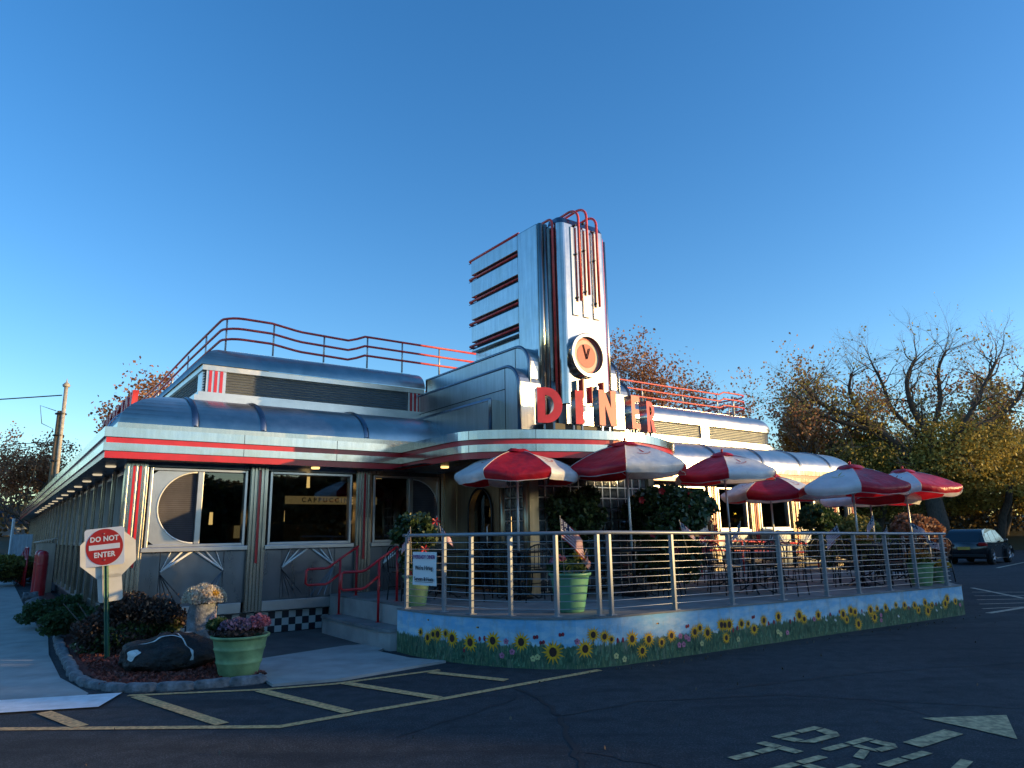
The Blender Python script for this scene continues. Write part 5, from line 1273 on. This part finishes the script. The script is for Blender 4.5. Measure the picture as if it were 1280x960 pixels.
# ---------------------------------------------------------------- parked car
def car():
    t = thing('parked_car', 'black hatchback suv parked beyond the patio end', 'car', (19.17,30.50,0), math.atan2(.67,.74))
    t.location = (20.15, 31.45, 0); t.scale = (.88,.88,.88)
    # local x forward, y left. length 4.5, width 1.84
    hw = .92
    side = [(-2.22,.42),(-2.28,.62),(-2.25,.95),(-2.18,1.05),(-1.2,1.02),(0,.98),(1.05,.97),(1.6,.90),(2.05,.78),(2.18,.62),(2.2,.40),(2.1,.26),(-2.15,.28)]
    def sect(inset, z): return inset
    mb = MB(); ys = [(-hw+.06,.0),(-hw,.03),(-hw,.0)]
    for s in (-1, 1):
        pass
    n = len(side)
    layers = [(-hw+.07,.97),(-hw+.015,1.0),(-hw,1.0)]
    rows = []
    for y, k in ((-hw+.10,.94),(-hw+.02,.985),(-hw,1.0)) : rows.append([(x*k, y, .62+(z-.62)*k) for x, z in side])
    for y, k in ((hw,1.0),(hw-.02,.985),(hw-.10,.94)): rows.append([(x*k, y, .62+(z-.62)*k) for x, z in side])
    mb.grid(rows, 0, True, True); mb.face(rows[0]); mb.face(rows[-1][::-1]); mb.build('body', 'car_paint', t)
    gh = [(-2.12,1.0),(-1.98,1.30),(-1.72,1.58),(-1.2,1.66),(-.2,1.665),(.35,1.58),(1.15,1.02)]
    mb = MB(); rows = []
    for y0, y1 in ((-hw+.05,-hw+.24),(hw-.05,hw-.24)):
        rows.append([(x, y0+(y1-y0)*min(1,(z-1.0)/.6), z) for x, z in gh])
    mb.grid(rows, 0, True); mb.face(rows[0][::-1]); mb.face(rows[1]); g_ = mb.build('roof', 'car_paint', t)
    def yy(z, s, e=.006): return s*(hw-.05-.19*min(1,(z-1.0)/.6)+e)
    for s in (-1, 1):
        for pts in ([(.95,1.05),(.30,1.52),(-.22,1.58),(-.25,1.05)], [(-.33,1.05),(-.30,1.58),(-1.05,1.57),(-1.15,1.05)], [(-1.25,1.08),(-1.15,1.55),(-1.55,1.48),(-1.82,1.15)]):
            mb = MB(); mb.face([(x, yy(z,s), z) for x, z in pts]); mb.build('side_window', 'car_glass', t)
        mb = MB(); mb.box(.55,s*(hw+.02),1.0,.72,s*(hw+.18),1.15); mb.build('door_mirror', 'car_paint', t, bevel=.03)
        mb = MB(); mb.box(-2.30,s*.62,.88,-2.05,s*(hw+.006),1.03); mb.build('tail_light', 'tail_red', t, bevel=.02)
        mb = MB(); mb.box(1.9,s*.58,.66,2.20,s*(hw-.03),.80); mb.build('headlight', 'pale_pipe', t, bevel=.02)
        for x in (.30,-.75): mb = MB(); mb.box(x-.1,s*hw,.86,x+.06,s*(hw+.02),.89); mb.build('door_handle', 'steel_bright', t)
        for x in (-1.32, 1.33):
            mb = MB(); q = [(.34*math.sin(a), .34*math.cos(a)) for a in [2*math.pi*i/28 for i in range(28)]]
            mb.grid([[(x+a*k, s*y, .34+b_*k) for a, b_ in q] for y, k in ((.68,.6),(.68,.94),(.72,1),(.90,1),(.935,.94),(.935,.68))], 0, True, True)
            w = mb.build('wheel', 'tyre', t)
            mb = MB(); mb.grid([[(x+a*k, s*y, .34+b_*k) for a, b_ in q] for y, k in ((.93,.68),(.90,.64))], 0, True, True)
            for k in range(5):
                a = 2*math.pi*k/5; mb.tube([(x,s*.925,.34),(x+.22*math.cos(a),s*.93,.34+.22*math.sin(a))], .028, 5)
            mb.build('rim', 'rim', w)
            mb = MB(); c_ = [(x+.41*math.cos(R(180*i/14)), .36+.41*math.sin(R(180*i/14))) for i in range(15)]
            d_ = [(x+.36*math.cos(R(180*i/14)), .35+.36*math.sin(R(180*i/14))) for i in range(15)]
            mb.grid([[(a, s*(hw+.008), b_) for a, b_ in c_], [(a, s*(hw+.004), b_) for a, b_ in d_]], smooth=False); mb.build('wheel_arch', 'tyre', t)
    mb = MB(); mb.face([(-2.14,-.66,1.06),(-1.80,-.58,1.50),(-1.80,.58,1.50),(-2.14,.66,1.06)][::-1]); o = mb.build('rear_window', 'car_glass', t); o.location.x = -.03
    mb = MB(); mb.box(-2.31,-.26,.70,-2.27,.26,.83); mb.build('number_plate', 'plate', t)
    mb = MB(); mb.box(-2.32,-.84,.36,-2.20,.84,.50); mb.build('bumper', 'tyre', t, bevel=.03)
    mb = MB(); mb.face([(1.12,-.72,1.04),(.40,-.62,1.55),(.40,.62,1.55),(1.12,.72,1.04)]); mb.build('windscreen', 'car_glass', t)
    for v in t.children: 
        pass
    return t
car()
t = thing('barrel', 'small blue barrel at the foot of the big tree', 'barrel', (25.6,42.3,.0))
mb = MB(); mb.lathe([(.27,0),(.30,.05),(.31,.5),(.30,.95),(.27,1.0),(0.001,1.0)], 18); mb.build('barrel_body', 'blue_plastic', t)
mb = MB(); mb.lathe([(.315,.33),(.325,.35),(.315,.37)], 18); mb.lathe([(.315,.65),(.325,.67),(.315,.69)], 18); mb.build('hoop', 'blue_plastic', t)

# ================================================================= TREES
def grow(seed, h, spread=.5, depth=6, trunk=.3, split=3, crook=.18, upb=.12, first=.28, limbs=None, lenf=.74):
    g_ = random.Random(seed); mb = MB(); tw = MB(); tips = []
    def seg(p, d, L_, r, lev):
        n = 5 if lev < 2 else (4 if lev < 4 else 3); pts = [p]; q = p.copy(); dd = d.copy()
        for i in range(n):
            dd = (dd + Vector((g_.gauss(0,crook), g_.gauss(0,crook), g_.gauss(0,crook*.6)+upb*.25))).normalized()
            q = q + dd*(L_/n); pts.append(q.copy())
            if lev >= 3: tips.append((q.x,q.y,q.z))
        rad = [r*(1-.42*i/n) for i in range(n+1)]
        (mb if lev < 3 else tw).tube(pts, rad, 8 if lev == 0 else (6 if lev < 3 else 3), 0, lev == 0)
        if lev >= depth: return
        k = split + (1 if g_.random() < .35 else 0)
        for c_ in range(k):
            f = 1 if c_ == 0 else g_.uniform(.45,1)
            base = pts[min(n, max(1, int(round(f*n))))]
            ax = Vector((g_.gauss(0,1), g_.gauss(0,1), g_.gauss(0,.5))); ax = ax - dd*ax.dot(dd)
            if ax.length < .01: ax = Vector((1,0,0))
            ax.normalize(); sp = spread*(.35 if c_ == 0 else 1)*g_.uniform(.7,1.3)
            nd = (dd*math.cos(sp) + ax*math.sin(sp) + Vector((0,0,upb))).normalized()
            seg(base, nd, L_*lenf*g_.uniform(.75,1.15), rad[-1]*(.86 if c_ == 0 else .6), lev+1)
    if limbs is None: seg(Vector((0,0,-.1)), Vector((g_.gauss(0,.05),g_.gauss(0,.05),1)).normalized(), h*first, trunk, 0)
    else:
        pts = [Vector((0,0,-.1)), Vector((.1,0,1.5)), Vector((-.1,0,3.2)), Vector((.1,0,4.6))]
        mb.tube(pts, [trunk*1.25, trunk, trunk*.9, trunk*.8], 12)
        for poly, r in limbs:
            P_ = [Vector(p) for p in catmull(poly, 4)]; n = len(P_)
            mb.tube(P_, [r*(1-.72*i/n) for i in range(n)], 8, 0, False)
            for i in range(3, n):
                for _ in range(2):
                    if g_.random() < .85:
                        dd = (P_[i]-P_[i-1]).normalized(); ax = Vector((g_.gauss(0,1), g_.gauss(0,.8), g_.gauss(.25,.8))).normalized()
                        seg(P_[i], (dd*.7+ax*.9).normalized(), h*.10*g_.uniform(.6,1.3), r*.30*(1-.5*i/n), 2)
    return mb, tw, tips
def tree(name, label, loc, seed, h, leaf=None, leaves=0, lsize=.16, rz=0, scale=1.0, group='trees round the car park', cat='tree', lowfill=None, fit=True, topthin=0, **k):
    mb, tw, tips = grow(seed, h, **k)
    if fit:
        f_ = h/float(np.percentile(np.array(tips)[:,2], 99.5))
        mb.v = [(x*f_, y*f_, z*f_) for x, y, z in mb.v]; tw.v = [(x*f_, y*f_, z*f_) for x, y, z in tw.v]; tips = [(x*f_, y*f_, z*f_) for x, y, z in tips]
    t = thing(name, label, cat, loc, rz, group)
    if scale != 1: t.scale = (scale,)*3
    mb.build('trunk', 'bark', t); tw.build('twigs', 'twig', t)
    if leaves:
        T_ = np.array(tips); lm = leaf if isinstance(leaf, list) else [leaf]
        for q, l_ in enumerate(lm):
            idx = rng.integers(0, len(T_), leaves//len(lm)); clump = rng.random(len(T_)) < (.75 if q == 0 else .4)
            idx = idx[clump[idx]]
            if topthin: idx = idx[rng.random(len(idx)) < np.clip(1.15 - (T_[idx,2]-topthin)/4.0, .10, 1)]
            leaf_cloud('crown', T_[idx] + rng.normal(size=(len(idx),3))*.28, lsize, l_, t, 1.4)
    if lowfill:
        for (c_, r_, n, l_, sz) in lowfill: leaf_cloud('crown', blob_pts(n, c_, r_, 26, .38), sz, l_, t, 1.4)
    return t
def copy_tree(src, loc, rz, s_, label):
    r_ = dup(src, loc, rz, label); r_.scale = (s_,)*3; return r_
# the large spreading tree on the right
LB = [([(0,0,3.2),(-1.6,-.3,5.6),(-3.3,-.6,7.3),(-5.0,-.5,8.3),(-6.6,-.6,9.0),(-7.6,-.4,10.2)], .30),
      ([(-1.6,-.3,5.6),(-3.6,.2,8.2),(-4.4,.3,9.9),(-4.2,.1,11.2)], .2),
      ([(-3.3,-.6,7.3),(-5.6,-.8,7.8),(-7.6,-1.0,8.7),(-8.6,-.8,9.9)], .17),
      ([(.1,0,4.0),(.3,.2,6.8),(-.4,.3,8.8),(-.6,.2,10.7),(.2,.2,12.2)], .28),
      ([(.3,.2,6.4),(-1.5,.6,8.7),(-2.0,.6,10.5),(-2.6,.5,11.9)], .18),
      ([(.1,0,4.2),(1.8,-.2,6.6),(3.2,-.2,8.7),(4.6,.2,10.5),(5.6,.3,12.0)], .26),
      ([(1.8,-.2,6.6),(4.2,.4,7.8),(6.4,.6,9.0),(7.8,.7,10.9)], .2),
      ([(.3,.2,6.8),(1.6,.6,9.2),(1.8,.6,11.4),(2.4,.4,12.7)], .18)]
tree('spreading_tree', 'large half bare spreading tree with crooked dark limbs at the right', (26.6,45.2,.3), 5, 13, ['leaf_gold','leaf_olive'], 19000, .12, fit=False, topthin=7.0, limbs=LB, depth=5, spread=.55, crook=.2, upb=.05, trunk=.55, lenf=.72,
     lowfill=[((2.8,.5,5.6),(6.2,2.3,3.0),20000,'leaf_gold',.13), ((-2.5,.2,4.6),(4.3,1.8,2.4),9000,'leaf_olive',.13)])
tree('olive_tree', 'dense olive leaved tree behind the last umbrellas', (24.0,50,.3), 11, 8.6, ['leaf_olive','leaf_gold'], 6000, .2, depth=5, trunk=.25,
     lowfill=[((0,0,3.9),(5.0,3.0,2.6),15000,'leaf_olive',.13)])
tree('orange_tree', 'rusty orange leaved tree just right of the roof railing end', (19.4,49,.3), 21, 12.6, ['leaf_orange'], 6000, .12, depth=6, trunk=.25, spread=.45,
     lowfill=[((.6,-.3,7.4),(1.3,1.2,2.6),8000,'leaf_orange',.125)])
a_ = tree('bare_tree', 'slender bare tree with brown twigs behind the roof end', (21.6,46,.3), 31, 12.4, 'leaf_brown', 1500, .15, depth=6, trunk=.2, spread=.5, crook=.22)
b0 = tree('brown_tree', 'brown leaved tree rising behind the right side of the tower', (9.6,43,.2), 41, 13.4, 'leaf_brown', 9500, .115, depth=6, trunk=.3, spread=.40, crook=.16)
copy_tree(a_, (17.3,56,.3), 2.1, 1.05, 'thin bare tree left of the orange leaved tree')
copy_tree(a_, (33.5,50,.3), 4.0, 1.15, 'bare tree at the right edge beyond the big spreading tree')
copy_tree(a_, (13.6,50,.3), 1.2, .98, 'bare brown tree behind the right roof railing')
copy_tree(a_, (24.5,49,.3), 3.6, .98, 'leaning bare tree above the fourth umbrella')
copy_tree(a_, (18.6,45,.3), 5.4, .86, 'low bare tree against the roof end')
copy_tree(b0, (36.5,47,.3), 3.3, .95, 'brown leaved tree at the far right edge')
copy_tree(b0, (-1.6,50,.2), 2.6, .86, 'brown tree showing between roof railing and tower slabs')
copy_tree(a_, (-4.4,52,.2), .4, .95, 'bare treetop behind the left roof railing')
l0 = tree('sparse_brown_tree', 'sparse brown leaved tree behind the utility pole', (-26.5,46,.0), 51, 11.6, 'leaf_brown', 14000, .15, depth=6, trunk=.3, spread=.5)
copy_tree(l0, (-21.5,46,.0), 2.0, 1.12, 'tallest sparse brown tree behind the side roof letters')
copy_tree(l0, (-33.5,52,.0), 4.1, .80, 'small sparse tree low over the side cornice')
copy_tree(a_, (-38,55,.0), 1.0, .72, 'small bare tree at the far left horizon')
copy_tree(a_, (-31,58,.0), 5.0, .85, 'bare tree between the pole and the far left horizon')
tree('gold_tree', 'golden leaved tree above the parked car', (35.2,52,.3), 61, 12, ['leaf_gold','leaf_olive'], 18000, .14, depth=5, trunk=.25, lowfill=[((0,0,5),(4.5,3,3.5),26000,'leaf_gold',.15)])
# tree line that reads as one mass
def woods(name, n, f, lmat, size, kind='stuff'):
    o = leaf_cloud(name, [f() for _ in range(n)], size, lmat, None, 1.3); return tag(o, kind=kind)
def hline(x, seed, base, amp): return base + amp*(math.sin(x*.13+seed)+.6*math.sin(x*.37+seed*2)+.35*math.sin(x*.9+seed*3))
g = random.Random(9)
def f1():
    x = g.uniform(-75, 120); top = (9.2 if x > 8 else 6.2) + 1.2*(math.sin(x*.13)+.6*math.sin(x*.41+1)+.35*math.sin(x*1.1)); return (x, g.uniform(60,72), .5+top*g.random()**.75)
woods('far_woods', 45000, f1, 'wood_mass', .34)
def f2():
    x = g.uniform(12, 60); top = 4.6 + 1.0*(math.sin(x*.5)+.6*math.sin(x*1.3+1)); return (x, g.uniform(53,58), .2+top*g.random())
woods('undergrowth', 26000, f2, 'wood_mass', .24)
# unseen woods added right and behind, shading the car park and mirrored in steel
def f3():
    y = g.uniform(-70, 48); top = 7.3 + (1.0 if y < 2.2 else 0) + .55*(math.sin(y*.21)+.6*math.sin(y*.57+1)+.45*math.sin(y*1.3)) + 2.8*math.exp(-((y-5.8)/2.3)**4); return (g.uniform(56,63), y, top*(1-g.random()**1.6*1.0)*1.0)  # heights and the taller clump are shaped for the shade they cast
woods('unseen_shade_woods', 70000, f3, 'wood_mass', .55)
def f4():
    x = g.uniform(-70, 60); top = 7.2 + 1.3*(math.sin(x*.17)+.6*math.sin(x*.49+1)+.4*math.sin(x*1.2)); return (x, g.uniform(-46,-38), top*g.random()**.8)  # added behind the viewer so windows and steel reflect something dark
woods('unseen_opposite_woods', 60000, f4, 'leaf_dark', .6)
def f5():
    y = g.uniform(-40, 60); top = 7 + 1.3*(math.sin(y*.17)+.6*math.sin(y*.49+1)); return (g.uniform(-66,-58), y, top*g.random()**.8)
woods('side_woods', 16000, f5, 'wood_mass', .7)

# ================================================================= LIGHT, SKY, CAMERA
SUN_AZ, SUN_EL = R(97), R(8.0)
w = bpy.data.worlds.new('World'); sc.world = w; w.use_nodes = True
nt = w.node_tree; bg = nt.nodes['Background']
sky = nt.nodes.new('ShaderNodeTexSky'); sky.sky_type = 'NISHITA'; sky.sun_disc = False
sky.sun_elevation = SUN_EL; sky.sun_rotation = SUN_AZ; sky.altitude = 100
sky.air_density = 1.0; sky.dust_density = .45; sky.ozone_density = 2.5
hs = nt.nodes.new('ShaderNodeHueSaturation'); hs.inputs['Saturation'].default_value = 1.26; hs.inputs['Hue'].default_value = .508
nt.links.new(sky.outputs[0], hs.inputs['Color']); nt.links.new(hs.outputs[0], bg.inputs[0]); bg.inputs[1].default_value = .14
sd = Vector((math.sin(SUN_AZ)*math.cos(SUN_EL), math.cos(SUN_AZ)*math.cos(SUN_EL), math.sin(SUN_EL)))
li = bpy.data.lights.new('sun', 'SUN'); li.energy = 2.3; li.angle = R(.5); li.color = (1,.67,.27)
lo = bpy.data.objects.new('sun', li); COL.objects.link(lo); lo.rotation_euler = (-sd).to_track_quat('-Z','Y').to_euler(); lo.location = (30,-5,20)
cam = bpy.data.cameras.new('camera'); co = bpy.data.objects.new('camera', cam); COL.objects.link(co); sc.camera = co
F_PX, SLOPE, HY = 880.0, -.017, 665
roll = math.atan(-SLOPE); pitch = math.atan((HY-480)*math.cos(roll)/F_PX)
fw = Vector((0, math.cos(pitch), math.sin(pitch))); rt = Vector((1,0,0)); up = Vector((0,-math.sin(pitch),math.cos(pitch)))
X = rt*math.cos(roll) - up*math.sin(roll); Y = rt*math.sin(roll) + up*math.cos(roll); Z = -fw
m4 = Matrix(((X.x,Y.x,Z.x,0),(X.y,Y.y,Z.y,0),(X.z,Y.z,Z.z,EYE),(0,0,0,1)))
co.matrix_world = m4
cam.sensor_width = 36; cam.lens = 36*F_PX/1280; cam.clip_end = 3000; cam.clip_start = .05
sc.view_settings.view_transform = 'Standard'; sc.view_settings.look = 'None'; sc.view_settings.gamma = 1; sc.view_settings.exposure = 1.34
sc.cycles.max_bounces = 8; sc.cycles.transparent_max_bounces = 12
